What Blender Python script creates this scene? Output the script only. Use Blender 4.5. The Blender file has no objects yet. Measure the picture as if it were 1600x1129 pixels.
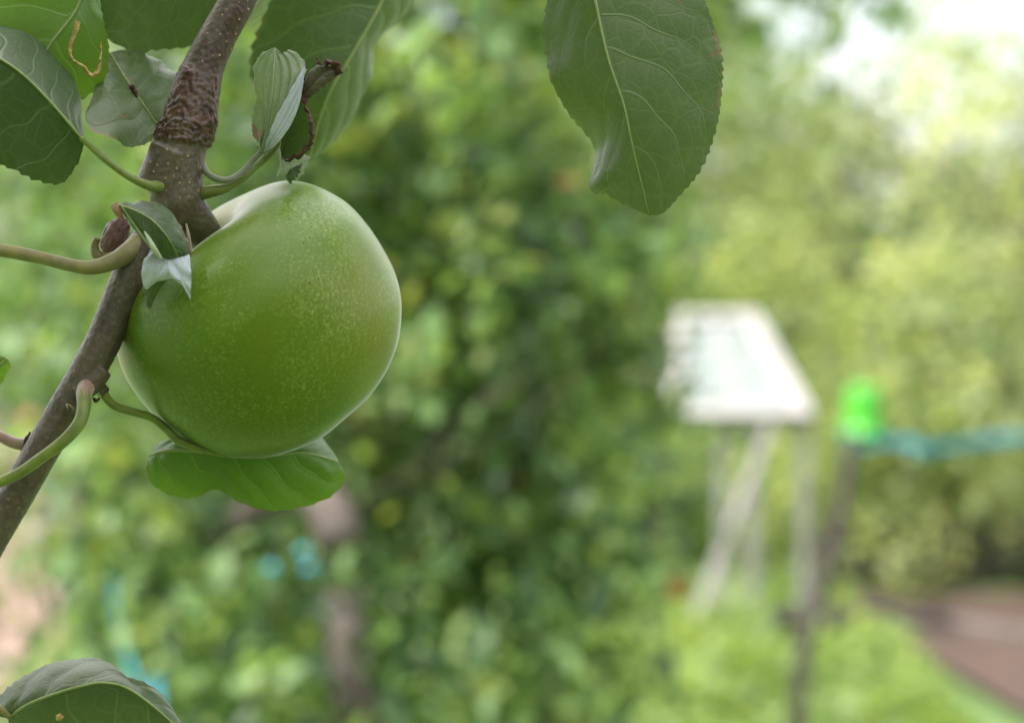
import bpy, math, random
import numpy as np
from mathutils import Vector, Matrix, noise
R = math.radians
random.seed(11)
rng = np.random.default_rng(11)
S = bpy.context.scene
COL = S.collection

# ------------------------------------------------------------------ camera
EYE = 1.5
TILT = 3.0
cam = bpy.data.cameras.new('camera')
cam.sensor_width = 17.3; cam.lens = 35.0
cam.clip_start = 0.02; cam.clip_end = 600
cam.dof.use_dof = True; cam.dof.focus_distance = 0.4985; cam.dof.aperture_fstop = 4.5
cam.dof.aperture_blades = 0
camo = bpy.data.objects.new('camera', cam); COL.objects.link(camo)
camo.location = (0, 0, EYE); camo.rotation_euler = (R(90 - TILT), 0, 0)
S.camera = camo

# ------------------------------------------------------------------ light
SUN_EL, SUN_AZ = 50.0, -122.0          # azimuth measured from +Y (view direction) towards +X
w = bpy.data.worlds.new('World'); S.world = w; w.use_nodes = True
nt = w.node_tree
bgn = nt.nodes['Background']
sky = nt.nodes.new('ShaderNodeTexSky'); sky.sky_type = 'NISHITA'; sky.sun_disc = False
sky.sun_elevation = R(SUN_EL); sky.sun_rotation = R(SUN_AZ); sky.dust_density = 3.0; sky.air_density = 1.0
tcw = nt.nodes.new('ShaderNodeTexCoord'); cn = nt.nodes.new('ShaderNodeTexNoise'); cn.inputs['Scale'].default_value = 2.2; cn.inputs['Detail'].default_value = 6
nt.links.new(tcw.outputs['Generated'], cn.inputs['Vector'])
cr_ = nt.nodes.new('ShaderNodeValToRGB'); cr_.color_ramp.elements[0].position = .36; cr_.color_ramp.elements[1].position = .52
nt.links.new(cn.outputs['Fac'], cr_.inputs[0])
cm_ = nt.nodes.new('ShaderNodeMix'); cm_.data_type = 'RGBA'; nt.links.new(cr_.outputs[0], cm_.inputs[0]); nt.links.new(sky.outputs[0], cm_.inputs[6]); 
sx_ = nt.nodes.new('ShaderNodeSeparateXYZ'); nt.links.new(tcw.outputs['Generated'], sx_.inputs[0])
mr_ = nt.nodes.new('ShaderNodeMapRange'); mr_.inputs[1].default_value = 0.0; mr_.inputs[2].default_value = 1.0; mr_.inputs[3].default_value = 0.62; mr_.inputs[4].default_value = 1.75
nt.links.new(sx_.outputs[2], mr_.inputs[0])          # overcast cloud: brighter towards the zenith
cv_ = nt.nodes.new('ShaderNodeVectorMath'); cv_.operation = 'SCALE'; cv_.inputs[0].default_value = (7.4, 7.2, 7.1); nt.links.new(mr_.outputs[0], cv_.inputs['Scale'])
nt.links.new(cv_.outputs[0], cm_.inputs[7])
nt.links.new(cm_.outputs[2], bgn.inputs[0]); bgn.inputs[1].default_value = 0.15
sun = bpy.data.lights.new('sun', 'SUN'); sun.energy = 4.6; sun.angle = R(2); sun.color = (1.0, 0.95, 0.87)
suno = bpy.data.objects.new('sun', sun); COL.objects.link(suno)
sd = Vector((math.sin(R(SUN_AZ)) * math.cos(R(SUN_EL)), math.cos(R(SUN_AZ)) * math.cos(R(SUN_EL)), math.sin(R(SUN_EL))))
suno.rotation_euler = sd.to_track_quat('Z', 'Y').to_euler()
S.view_settings.view_transform = 'Standard'; S.view_settings.look = 'None'
S.view_settings.exposure = 1.15; S.view_settings.gamma = 1.0
S.render.engine = 'CYCLES'
S.cycles.max_bounces = 8; S.cycles.transparent_max_bounces = 12; S.cycles.use_denoising = True
S.cycles.caustics_reflective = False; S.cycles.caustics_refractive = False

CM = Matrix.Translation((0, 0, EYE)) @ Matrix.Rotation(R(90 - TILT), 4, 'X')
K = 17.3 / 35.0 / 1600.0
def at(px, py, d=0.5):
    """world point seen at photo pixel (px, py), d metres in front of the camera"""
    return CM @ Vector(((px - 800) * K * d, -(py - 564.5) * K * d, -d))
def PX(d=0.5): return K * d           # metres per photo pixel at depth d
def gx(px, y): return (px - 800) * K * y
def zof(py, y): return EYE - y * math.tan(R(TILT) + math.atan((py - 564.5) * K))
VIEW = CM.to_3x3() @ Vector((0, 0, -1))

# ------------------------------------------------------------------ helpers
def tag(o, label=None, cat=None, group=None, kind=None):
    if label: o['label'] = label
    if cat: o['category'] = cat
    if group: o['group'] = group
    if kind: o['kind'] = kind
    return o
def empty(name, loc, label=None, cat=None, group=None):
    o = bpy.data.objects.new(name, None); COL.objects.link(o); o.location = loc
    o.empty_display_size = 0.02
    return tag(o, label, cat, group)
def link(name, me, mat, parent=None, smooth=True):
    o = bpy.data.objects.new(name, me); COL.objects.link(o)
    if mat: me.materials.append(mat)
    if smooth and len(me.polygons): me.polygons.foreach_set('use_smooth', [True] * len(me.polygons))
    if parent:
        o.parent = parent
        # vertices are in world space: undo the parents' offset
        p = Vector((0, 0, 0)); q = parent
        while q: p += q.location; q = q.parent
        o.location = -p
    return o
def mesh(name, v, f):
    me = bpy.data.meshes.new(name); me.from_pydata([tuple(x) for x in v], [], f); me.update(); return me
class MB:
    def __init__(s): s.v = []; s.f = []
    def add(s, v, f):
        n = len(s.v); s.v += [Vector(x) for x in v]; s.f += [[i + n for i in q] for q in f]
    def box(s, c, sz, rot=None):
        hx, hy, hz = sz[0] / 2, sz[1] / 2, sz[2] / 2; c = Vector(c)
        b = min(hx, hy, hz) * 0.18
        vs = []
        for z in (-1, 1):                       # chamfered box: 8 corners split on the xy outline
            for (x, y, bx, by) in ((-1, -1, b, 0), (1, -1, -b, 0), (1, -1, 0, b), (1, 1, 0, -b), (1, 1, -b, 0), (-1, 1, b, 0), (-1, 1, 0, -b), (-1, -1, 0, b)):
                p = Vector((x * hx + bx, y * hy + by, z * hz))
                if rot: p = rot @ p
                vs.append(c + p)
        fs = [[i, (i + 1) % 8, 8 + (i + 1) % 8, 8 + i] for i in range(8)] + [list(range(7, -1, -1)), list(range(8, 16))]
        s.add(vs, fs)
    def bar(s, a, b, wd, th, up=Vector((0, 0, 1))):
        a = Vector(a); b = Vector(b); d = b - a; L = d.length; z = d.normalized()
        x = z.cross(up)
        if x.length < 1e-3: x = z.cross(Vector((0, 1, 0)))
        x.normalize(); y = z.cross(x)
        s.box((a + b) / 2, (wd, th, L), Matrix((x, y, z)).transposed())
    def tube(s, pts, rad, n=12, cap=True):
        v, f = tube_geo(pts, rad, n, cap); s.add(v, f)
    def build(s, name, mat, parent=None, smooth=True):
        return link(name, mesh(name, s.v, s.f), mat, parent, smooth)
def cr(pts, n):
    """Catmull-Rom through pts, resampled evenly by arc length to n points"""
    P = np.array([tuple(p) for p in pts], float)
    if len(P) == 2: return P[0] + (P[1] - P[0]) * np.linspace(0, 1, n)[:, None]
    E = np.vstack([2 * P[0] - P[1], P, 2 * P[-1] - P[-2]])
    out = []
    for i in range(1, len(E) - 2):
        p0, p1, p2, p3 = E[i - 1:i + 3]
        for t in np.linspace(0, 1, 24, endpoint=False):
            out.append(0.5 * ((2 * p1) + (-p0 + p2) * t + (2 * p0 - 5 * p1 + 4 * p2 - p3) * t * t + (-p0 + 3 * p1 - 3 * p2 + p3) * t ** 3))
    out.append(P[-1]); out = np.array(out)
    s = np.concatenate([[0], np.cumsum(np.linalg.norm(np.diff(out[:, :3], axis=0), axis=1))])
    q = np.linspace(0, s[-1], n)
    return np.stack([np.interp(q, s, out[:, k]) for k in range(out.shape[1])], 1)
def tube_geo(pts, rad, n=12, cap=True):
    pts = [Vector(p) for p in pts]; m = len(pts)
    if not hasattr(rad, '__len__'): rad = [rad] * m
    if len(rad) != m: rad = np.interp(np.linspace(0, 1, m), np.linspace(0, 1, len(rad)), rad)
    v = []; f = []; up = None
    for i, p in enumerate(pts):
        t = (pts[min(i + 1, m - 1)] - pts[max(i - 1, 0)]).normalized()
        if up is None: up = t.orthogonal().normalized()
        up = (up - t * up.dot(t)).normalized(); b = t.cross(up)
        for k in range(n):
            a = 2 * math.pi * k / n
            v.append(p + (up * math.cos(a) + b * math.sin(a)) * float(rad[i]))
    for i in range(m - 1):
        for k in range(n):
            f.append([i * n + k, i * n + (k + 1) % n, (i + 1) * n + (k + 1) % n, (i + 1) * n + k])
    if cap:
        f.append(list(range(n - 1, -1, -1))); f.append([(m - 1) * n + k for k in range(n)])
    return v, f
def ptube(name, pp, rad_px, mat, parent, n=12, steps=40, label=None, rough=0.0):
    """tube along photo-pixel/depth control points, radii in photo pixels"""
    P = cr([at(*p) for p in pp], steps)
    rr = np.interp(np.linspace(0, 1, steps), np.linspace(0, 1, len(rad_px)), rad_px) * PX(0.5)
    v, f = tube_geo(P, rr, n)
    if rough:
        for x in v:
            k = noise.noise_vector(x * 900); x += k * rough * PX(0.5)
    o = link(name, mesh(name, v, f), mat, parent)
    if label: o['label'] = label
    return o

# ------------------------------------------------------------------ materials
def newmat(name):
    m = bpy.data.materials.new(name); m.use_nodes = True
    t = m.node_tree; b = t.nodes['Principled BSDF']; return m, t, b, t.nodes['Material Output']
def N(t, typ, **kw):
    n = t.nodes.new(typ)
    for k, v in kw.items(): setattr(n, k, v)
    return n
def mth(t, op, a, b=None, c=None, clamp=False):
    n = N(t, 'ShaderNodeMath', operation=op, use_clamp=clamp)
    for i, x in enumerate((a, b, c)):
        if x is None: continue
        if isinstance(x, (int, float)): n.inputs[i].default_value = x
        else: t.links.new(x, n.inputs[i])
    return n.outputs[0]
def ramp(t, fac, stops, interp='LINEAR'):
    n = N(t, 'ShaderNodeValToRGB'); n.color_ramp.interpolation = interp
    e = n.color_ramp.elements
    while len(e) < len(stops): e.new(0.5)
    for i, (p, c) in enumerate(stops):
        e[i].position = p; e[i].color = (*c, 1) if len(c) == 3 else c
    t.links.new(fac, n.inputs[0]); return n.outputs[0]
def mixc(t, fac, a, b, mode='MIX'):
    n = N(t, 'ShaderNodeMix', data_type='RGBA', blend_type=mode)
    for i, x in ((0, fac), (6, a), (7, b)):
        if isinstance(x, (int, float)): n.inputs[i].default_value = x
        elif isinstance(x, tuple): n.inputs[i].default_value = (*x, 1)
        else: t.links.new(x, n.inputs[i])
    return n.outputs[2]
def nz(t, scale, detail=3, rough=0.5, vec=None, out=0):
    n = N(t, 'ShaderNodeTexNoise'); n.inputs['Scale'].default_value = scale
    n.inputs['Detail'].default_value = detail; n.inputs['Roughness'].default_value = rough
    if vec is None: vec = N(t, 'ShaderNodeTexCoord').outputs['Object']
    t.links.new(vec, n.inputs['Vector']); return n.outputs[out]
def bump(t, h, b, strength=0.3, dist=0.0005):
    n = N(t, 'ShaderNodeBump'); n.inputs['Strength'].default_value = strength; n.inputs['Distance'].default_value = dist
    t.links.new(h, n.inputs['Height']); t.links.new(n.outputs[0], b.inputs['Normal']); return n.outputs[0]

def leaf_mat(name, base, base2, vein, trans=0.25, tcol=(0.20, 0.34, 0.05), rough=0.42, sheen=0.1, veinw=0.07, netw=0.5, rim=(0.16, 0.10, 0.04), spots=0.55, hair=0.0):
    m, t, b, out = newmat(name)
    ph = N(t, 'ShaderNodeAttribute', attribute_name='phase').outputs['Fac']
    uu = N(t, 'ShaderNodeAttribute', attribute_name='uu').outputs['Fac']
    oc = N(t, 'ShaderNodeTexCoord').outputs['Object']
    au = mth(t, 'ABSOLUTE', uu)
    d = mth(t, 'ABSOLUTE', mth(t, 'SUBTRACT', mth(t, 'FRACT', ph), 0.5))
    wv = mth(t, 'MULTIPLY', mth(t, 'SUBTRACT', 1.25, au), veinw)
    lat = mth(t, 'SUBTRACT', 1.0, mth(t, 'DIVIDE', d, wv), clamp=True)
    mid = mth(t, 'SUBTRACT', 1.0, mth(t, 'DIVIDE', au, 0.035), clamp=True)
    def vor(scale, wdt):
        dn = N(t, 'ShaderNodeVectorMath', operation='ADD')
        nn = N(t, 'ShaderNodeTexNoise'); nn.inputs['Scale'].default_value = scale * 1.3; t.links.new(oc, nn.inputs['Vector'])
        sc = N(t, 'ShaderNodeVectorMath', operation='SCALE'); t.links.new(nn.outputs['Color'], sc.inputs[0]); sc.inputs['Scale'].default_value = 0.35 / scale
        t.links.new(oc, dn.inputs[0]); t.links.new(sc.outputs[0], dn.inputs[1])
        v = N(t, 'ShaderNodeTexVoronoi', feature='DISTANCE_TO_EDGE'); v.inputs['Scale'].default_value = scale
        t.links.new(dn.outputs[0], v.inputs['Vector'])
        return mth(t, 'SUBTRACT', 1.0, mth(t, 'DIVIDE', v.outputs['Distance'], wdt), clamp=True)
    n1 = vor(170, 0.09); n2 = vor(620, 0.16)
    net = mth(t, 'MAXIMUM', mth(t, 'MULTIPLY', n1, 0.7), mth(t, 'MULTIPLY', n2, 0.3))
    net = mth(t, 'MULTIPLY', net, netw)
    vm = mth(t, 'MAXIMUM', mth(t, 'MAXIMUM', lat, mid), net)
    blot = nz(t, 60, 4)
    c = mixc(t, ramp(t, blot, [(0.35, (0, 0, 0)), (0.65, (1, 1, 1))]), base, base2)
    fine = nz(t, 900, 2)
    c = mixc(t, 0.25, c, mixc(t, fine, tuple(x * 0.5 for x in base), tuple(min(1, x * 1.6) for x in base2)))
    c = mixc(t, mth(t, 'MULTIPLY', vm, 0.55), c, vein)
    # browned margin of the blade and a few rust spots: wear that belongs to the leaf
    edge = mth(t, 'MULTIPLY', mth(t, 'GREATER_THAN', au, 0.965), mth(t, 'GREATER_THAN', nz(t, 140, 2), 0.52))
    c = mixc(t, mth(t, 'MULTIPLY', edge, 0.7), c, rim)
    sp = mth(t, 'GREATER_THAN', nz(t, 260, 1, vec=oc), 0.25 + spots)
    c = mixc(t, mth(t, 'MULTIPLY', sp, 0.8), c, (0.14, 0.05, 0.02))
    if hair:
        wv2 = nz(t, 1500, 1)
        c = mixc(t, mth(t, 'MULTIPLY', ramp(t, wv2, [(0.4, (0, 0, 0)), (0.62, (1, 1, 1))]), hair), c, (0.55, 0.6, 0.56))
    t.links.new(c, b.inputs['Base Color'])
    b.inputs['Roughness'].default_value = rough
    b.inputs['Sheen Weight'].default_value = sheen * .3; b.inputs['Sheen Roughness'].default_value = 0.4
    h = mth(t, 'ADD', mth(t, 'MULTIPLY', vm, -1.0), mth(t, 'MULTIPLY', fine, 0.25))
    nb = bump(t, h, b, 0.7, 0.00022)
    tr = N(t, 'ShaderNodeBsdfTranslucent'); t.links.new(nb, tr.inputs['Normal'])
    t.links.new(mixc(t, mth(t, 'MULTIPLY', vm, 0.5), tcol, tuple(min(1, x * 1.5) for x in tcol)), tr.inputs['Color'])
    mx = N(t, 'ShaderNodeMixShader'); mx.inputs[0].default_value = trans
    t.links.new(b.outputs[0], mx.inputs[1]); t.links.new(tr.outputs[0], mx.inputs[2]); t.links.new(mx.outputs[0], out.inputs[0])
    return m

M = {}
M['leaf_dark'] = leaf_mat('leaf_dark', (0.020, 0.042, 0.012), (0.030, 0.056, 0.016), (0.12, 0.20, 0.06), tcol=(0.13, 0.24, 0.03), trans=0.2, sheen=0.9, rough=.38)
M['leaf_under'] = leaf_mat('leaf_under', (0.038, 0.068, 0.020), (0.054, 0.082, 0.026), (0.14, 0.17, 0.075), tcol=(0.16, 0.28, 0.05), rough=0.4, sheen=0.35, trans=0.15, veinw=0.05, spots=0.50)
M['leaf_pale'] = leaf_mat('leaf_pale', (0.14, 0.18, 0.11), (0.20, 0.24, 0.16), (0.30, 0.33, 0.22), tcol=(0.25, 0.36, 0.12), rough=0.5, sheen=0.5, trans=0.3, hair=0.12, netw=0.25)
M['leaf_silver'] = leaf_mat('leaf_silver', (0.40, 0.44, 0.56), (0.48, 0.52, 0.64), (0.5, 0.55, 0.55), tcol=(0.3, 0.4, 0.25), rough=0.5, sheen=0.8, trans=0.12, hair=0.4, netw=0.35)  # downy silver; bluish sky reflection is put into this colour too
M['leaf_bright'] = leaf_mat('leaf_bright', (0.050, 0.118, 0.010), (0.068, 0.145, 0.015), (0.15, 0.23, 0.07), tcol=(0.22, 0.42, 0.03), rough=0.45, sheen=0.1, trans=0.3, netw=0.35, spots=0.7)
M['leaf_dry'] = leaf_mat('leaf_dry', (0.055, 0.045, 0.03), (0.075, 0.075, 0.045), (0.10, 0.07, 0.05), tcol=(0.12, 0.10, 0.04), rough=0.6, sheen=0.3, trans=0.15, netw=0.4)
M['leaf_rusty'] = leaf_mat('leaf_rusty', (0.20, 0.11, 0.06), (0.28, 0.18, 0.11), (0.3, 0.2, 0.14), tcol=(0.4, 0.2, 0.1), rough=0.6, sheen=0.2, trans=0.2)

def simple(name, col, rough=0.5, col2=None, nscale=200, sheen=0.0, bmp=0.0, bdist=0.0003, sss=0.0, spec=None, detail=4):
    m, t, b, out = newmat(name)
    f = nz(t, nscale, detail)
    c2 = col2 or tuple(x * 0.75 for x in col)
    t.links.new(mixc(t, ramp(t, f, [(0.35, (0, 0, 0)), (0.65, (1, 1, 1))]), col, c2), b.inputs['Base Color'])
    b.inputs['Roughness'].default_value = rough; b.inputs['Sheen Weight'].default_value = sheen
    if spec is not None: b.inputs['Specular IOR Level'].default_value = spec
    if bmp: bump(t, nz(t, nscale * 2.5, 3), b, bmp, bdist)
    if sss:
        b.inputs['Subsurface Weight'].default_value = sss; b.inputs['Subsurface Scale'].default_value = 0.002
        b.inputs['Subsurface Radius'].default_value = (0.6, 1, 0.3)
    return m
M['petiole'] = simple('petiole', (0.17, 0.225, 0.035), 0.42, (0.12, 0.15, 0.03), 260, 0.15, 0.5, 0.0002, 0.2)
M['petiole_olive'] = simple('petiole_olive', (0.25, 0.22, 0.075), 0.5, (0.17, 0.15, 0.065), 240, 0.15, 0.5, 0.0002, 0.2)
M['petiole_grey'] = simple('petiole_grey', (0.16, 0.19, 0.11), 0.55, (0.12, 0.13, 0.09), 150, 0.6, 0.3, 0.0001)
M['petiole_pink'] = simple('petiole_pink', (0.26, 0.15, 0.115), 0.5, (0.21, 0.17, 0.09), 90, 0.5, 0.3, 0.0001, 0.2)
M['midrib'] = simple('midrib', (0.25, 0.30, 0.10), 0.5, (0.20, 0.25, 0.08), 300, 0.2)
M['midrib_dark'] = simple('midrib_dark', (0.13, 0.17, 0.06), 0.5, (0.10, 0.13, 0.05), 300, 0.2)
M['midrib_pale'] = simple('midrib_pale', (0.36, 0.42, 0.28), 0.5, (0.3, 0.36, 0.22), 300, 0.3)
M['bud'] = simple('bud', (0.13, 0.05, 0.055), 0.5, (0.20, 0.10, 0.10), 500, 0.6, 0.8, 0.0004)
M['scar'] = simple('scar', (0.045, 0.02, 0.012), 0.8, (0.02, 0.01, 0.006), 700, 0, 0.6)
M['rust_margin'] = simple('rust_margin', (0.085, 0.03, 0.014), 0.75, (0.035, 0.013, 0.007), 900, 0, 0.8)
M['mine'] = simple('mine', (0.50, 0.40, 0.13), 0.6, (0.20, 0.10, 0.03), 800, 0, 0.6)
M['lenticel'] = simple('lenticel', (0.42, 0.30, 0.17), 0.7, (0.35, 0.2, 0.1), 900)

# bark: attribute 'rough' marks the corky scaled collar, 'shoot' the green spur
m, t, b, out = newmat('bark')
ro = N(t, 'ShaderNodeAttribute', attribute_name='rough').outputs['Fac']
sh = N(t, 'ShaderNodeAttribute', attribute_name='shoot').outputs['Fac']
lo = N(t, 'ShaderNodeAttribute', attribute_name='reddish').outputs['Fac']
f1 = nz(t, 90, 4); f2 = nz(t, 700, 4, 0.65)
c = mixc(t, ramp(t, f1, [(0.35, (0, 0, 0)), (0.65, (1, 1, 1))]), (0.098, 0.076, 0.052), (0.052, 0.040, 0.029))
c = mixc(t, ramp(t, f2, [(0.45, (0, 0, 0)), (0.78, (.8, .8, .8))]), c, (0.17, 0.145, 0.11))
c = mixc(t, mth(t, 'MULTIPLY', lo, ramp(t, nz(t, 120, 3), [(0.3, (0.55, 0.55, 0.55)), (0.7, (1, 1, 1))])), c, (0.036, 0.012, 0.008))
cork = mixc(t, ramp(t, nz(t, 650, 5, 0.7), [(0.38, (0, 0, 0)), (0.62, (1, 1, 1))]), (0.012, 0.006, 0.004), (0.105, 0.040, 0.018))
c = mixc(t, mth(t, 'MULTIPLY', ro, ramp(t, nz(t, 230, 3), [(0.3, (.55, .55, .55)), (0.55, (1, 1, 1))])), c, cork)
c = mixc(t, sh, c, mixc(t, f1, (0.075, 0.10, 0.035), (0.10, 0.075, 0.05)))
t.links.new(c, b.inputs['Base Color']); b.inputs['Roughness'].default_value = 0.4
b.inputs['Sheen Weight'].default_value = 0.12; b.inputs['Sheen Roughness'].default_value = 0.35
bump(t, mth(t, 'ADD', f2, mth(t, 'MULTIPLY', nz(t, 1800, 3), 0.6)), b, 0.4, 0.0002)
M['bark'] = m

# apple skin
m, t, b, out = newmat('apple_skin')
oc = N(t, 'ShaderNodeTexCoord').outputs['Object']
big = nz(t, 22, 3); med = nz(t, 75, 3)
c = mixc(t, ramp(t, big, [(0.35, (0, 0, 0)), (0.65, (1, 1, 1))]), (0.078, 0.158, 0.003), (0.135, 0.172, 0.004))
c = mixc(t, mth(t, 'MULTIPLY', med, 0.35), c, (0.09, 0.17, 0.012))
def dots(scale, r, dens, seed):
    mp = N(t, 'ShaderNodeMapping'); mp.inputs['Location'].default_value = (seed, seed * 2, seed * 3); t.links.new(oc, mp.inputs[0])
    v = N(t, 'ShaderNodeTexVoronoi'); v.inputs['Scale'].default_value = scale; t.links.new(mp.outputs[0], v.inputs['Vector'])
    sep = N(t, 'ShaderNodeSeparateColor'); t.links.new(v.outputs['Color'], sep.inputs[0])
    size = mth(t, 'MULTIPLY', sep.outputs[1], r)
    dd = mth(t, 'SUBTRACT', 1.0, mth(t, 'DIVIDE', v.outputs['Distance'], mth(t, 'ADD', size, r * 0.4)), clamp=True)
    return mth(t, 'MULTIPLY', dd, mth(t, 'GREATER_THAN', sep.outputs[0], dens))
dense = ramp(t, nz(t, 55, 4), [(0.35, (0.12, 0.12, 0.12)), (0.66, (1, 1, 1))])
d1 = mth(t, 'MULTIPLY', dots(850, 0.42, 0.45, 0.0), dense); d3 = mth(t, 'MULTIPLY', dots(1400, 0.5, 0.5, 0.7), dense); d2 = mth(t, 'MULTIPLY', dots(430, 0.22, 0.6, 0.3), dense)
c = mixc(t, mth(t, 'MULTIPLY', d1, 0.42), c, (0.36, 0.46, 0.15))
c = mixc(t, mth(t, 'MULTIPLY', d2, 0.5), c, (0.36, 0.42, 0.20))
c = mixc(t, mth(t, 'MULTIPLY', d3, 0.32), c, (0.34, 0.43, 0.13))
haze_ = nz(t, 1150, 3, .65)
c = mixc(t, mth(t, 'MULTIPLY', ramp(t, haze_, [(0.48, (0, 0, 0)), (0.66, (1, 1, 1))]), mth(t, 'MULTIPLY', dense, 0.34)), c, (0.30, 0.40, 0.10))
# pale sheen round the hollow and pinkish left rim light, put into the colour
bl = N(t, 'ShaderNodeAttribute', attribute_name='rim_pink').outputs['Fac']
cc = N(t, 'ShaderNodeAttribute', attribute_name='hollow_sheen').outputs['Fac']
c = mixc(t, mth(t, 'MULTIPLY', cc, 0.8), c, (0.50, 0.46, 0.27))
c = mixc(t, mth(t, 'MULTIPLY', bl, 0.75), c, (0.50, 0.27, 0.20))
t.links.new(c, b.inputs['Base Color'])
b.inputs['Roughness'].default_value = 0.36; b.inputs['IOR'].default_value = 1.42
b.inputs['Sheen Weight'].default_value = 0.8; b.inputs['Sheen Roughness'].default_value = 0.21; b.inputs['Sheen Tint'].default_value = (0.93, 0.96, 1.0, 1)
b.inputs['Subsurface Weight'].default_value = 0.15; b.inputs['Subsurface Scale'].default_value = 0.004
b.inputs['Subsurface Radius'].default_value = (0.7, 1.0, 0.2)
bump(t, mth(t, 'ADD', nz(t, 900, 3), mth(t, 'MULTIPLY', d2, 0.5)), b, 0.10, 0.0001)
M['apple'] = m

def foliage_mat(name, stops, trans=0.45, tstops=None, rough=0.45):
    m, t, b, out = newmat(name)
    a = N(t, 'ShaderNodeAttribute', attribute_name='tint').outputs['Fac']
    c = ramp(t, a, stops); t.links.new(c, b.inputs['Base Color']); b.inputs['Roughness'].default_value = rough
    tr = N(t, 'ShaderNodeBsdfTranslucent')
    tc = ramp(t, a, tstops or [(p, (min(1, x[0] * 2.6), min(1, x[1] * 2.3), x[2] * 1.1)) for p, x in stops])
    t.links.new(tc, tr.inputs['Color'])
    mx = N(t, 'ShaderNodeMixShader'); mx.inputs[0].default_value = trans
    t.links.new(b.outputs[0], mx.inputs[1]); t.links.new(tr.outputs[0], mx.inputs[2]); t.links.new(mx.outputs[0], out.inputs[0])
    return m
M['fol_mid'] = foliage_mat('fol_mid', [(0, (0.028, 0.066, 0.028)), (0.4, (0.070, 0.135, 0.048)), (0.75, (0.155, 0.26, 0.10)), (0.965, (0.19, 0.23, 0.07)), (1.0, (0.20, 0.10, 0.05))])
M['fol_light'] = foliage_mat('fol_light', [(0, (0.06, 0.11, 0.05)), (0.6, (0.17, 0.24, 0.11)), (1, (0.34, 0.39, 0.24))], 0.5)
M['fol_yellow'] = foliage_mat('fol_yellow', [(0, (0.08, 0.13, 0.055)), (0.6, (0.21, 0.27, 0.12)), (1, (0.40, 0.44, 0.28))], 0.5)
M['fol_herb'] = foliage_mat('fol_herb', [(0, (0.06, 0.12, 0.035)), (0.6, (0.14, 0.22, 0.06)), (1, (0.26, 0.33, 0.12))], 0.5)
M['fol_far'] = foliage_mat('fol_far', [(0, (0.07, 0.12, 0.05)), (0.6, (0.12, 0.18, 0.07)), (1, (0.2, 0.24, 0.11))], 0.4)
M['trunk'] = simple('trunk', (0.095, 0.078, 0.068), 0.85, (0.055, 0.046, 0.04), 30, 0, 0.8, 0.01)
M['white_paint'] = simple('white_paint', (0.27, 0.26, 0.255), 0.6, (0.23, 0.225, 0.22), 12)  # white paint, partial shade darkened into its colour
M['shaded_paint'] = simple('shaded_paint', (0.21, 0.21, 0.205), 0.5, (0.18, 0.18, 0.175), 12)  # same white paint for the legs, their shade put into the colour
M['green_plastic'] = simple('green_plastic', (0.045, 0.30, 0.015), 0.3, (0.045, 0.30, 0.02), 10)
M['teal'] = simple('teal', (0.012, 0.21, 0.28), 0.5, (0.012, 0.17, 0.24), 40)
M['dark_wood'] = simple('dark_wood', (0.022, 0.016, 0.013), 0.8, (0.015, 0.011, 0.009), 20, 0, 0.6, 0.004)
M['terracotta'] = simple('terracotta', (0.50, 0.20, 0.09), 0.8, (0.42, 0.16, 0.08), 15)
M['paving'] = simple('paving', (0.20, 0.135, 0.105), 0.85, (0.16, 0.11, 0.085), 8)
M['kerb'] = simple('kerb', (0.12, 0.095, 0.088), 0.85, (0.09, 0.075, 0.07), 6)
M['soil'] = simple('soil', (0.060, 0.034, 0.025), 0.95, (0.04, 0.024, 0.018), 5, 0, 0.8, 0.02)
M['render'] = simple('render', (0.45, 0.38, 0.35), 0.9, (0.40, 0.34, 0.31), 3)
M['roof_tile'] = simple('roof_tile', (0.33, 0.14, 0.09), 0.85, (0.26, 0.11, 0.07), 6)
m, t, b, out = newmat('lawn_ground')
t.links.new(ramp(t, nz(t, 0.9, 6), [(0.3, (0.06, 0.115, 0.03)), (0.55, (0.10, 0.16, 0.045)), (0.75, (0.15, 0.15, 0.07))]), b.inputs['Base Color']); b.inputs['Roughness'].default_value = 0.95
bump(t, nz(t, 40, 5), b, 0.6, 0.03); M['lawn'] = m
m, t, b, out = newmat('glass_pane')
b.inputs['Base Color'].default_value = (0.30, 0.32, 0.335, 1); b.inputs['Roughness'].default_value = 0.5
tr = N(t, 'ShaderNodeBsdfTranslucent'); tr.inputs[0].default_value = (0.8, 0.88, 0.9, 1)
tp = N(t, 'ShaderNodeBsdfTransparent'); tp.inputs[0].default_value = (0.85, 0.92, 0.92, 1)
m1 = N(t, 'ShaderNodeMixShader'); m1.inputs[0].default_value = 0.4
m2 = N(t, 'ShaderNodeMixShader')
t.links.new(mth(t, 'MULTIPLY', ramp(t, nz(t, 7, 3), [(0.35, (0.4, 0.4, 0.4)), (0.7, (1, 1, 1))]), 0.50), m2.inputs[0])
t.links.new(b.outputs[0], m1.inputs[1]); t.links.new(tr.outputs[0], m1.inputs[2])
t.links.new(m1.outputs[0], m2.inputs[1]); t.links.new(tp.outputs[0], m2.inputs[2]); t.links.new(m2.outputs[0], out.inputs[0])
M['pane'] = m

# ------------------------------------------------------------------ setting
def sheet(name, pts, z, mat, kind='structure'):
    me = mesh(name, [(x, y, z) for x, y in pts], [list(range(len(pts)))])
    return tag(link(name, me, mat, smooth=False), kind=kind)
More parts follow.
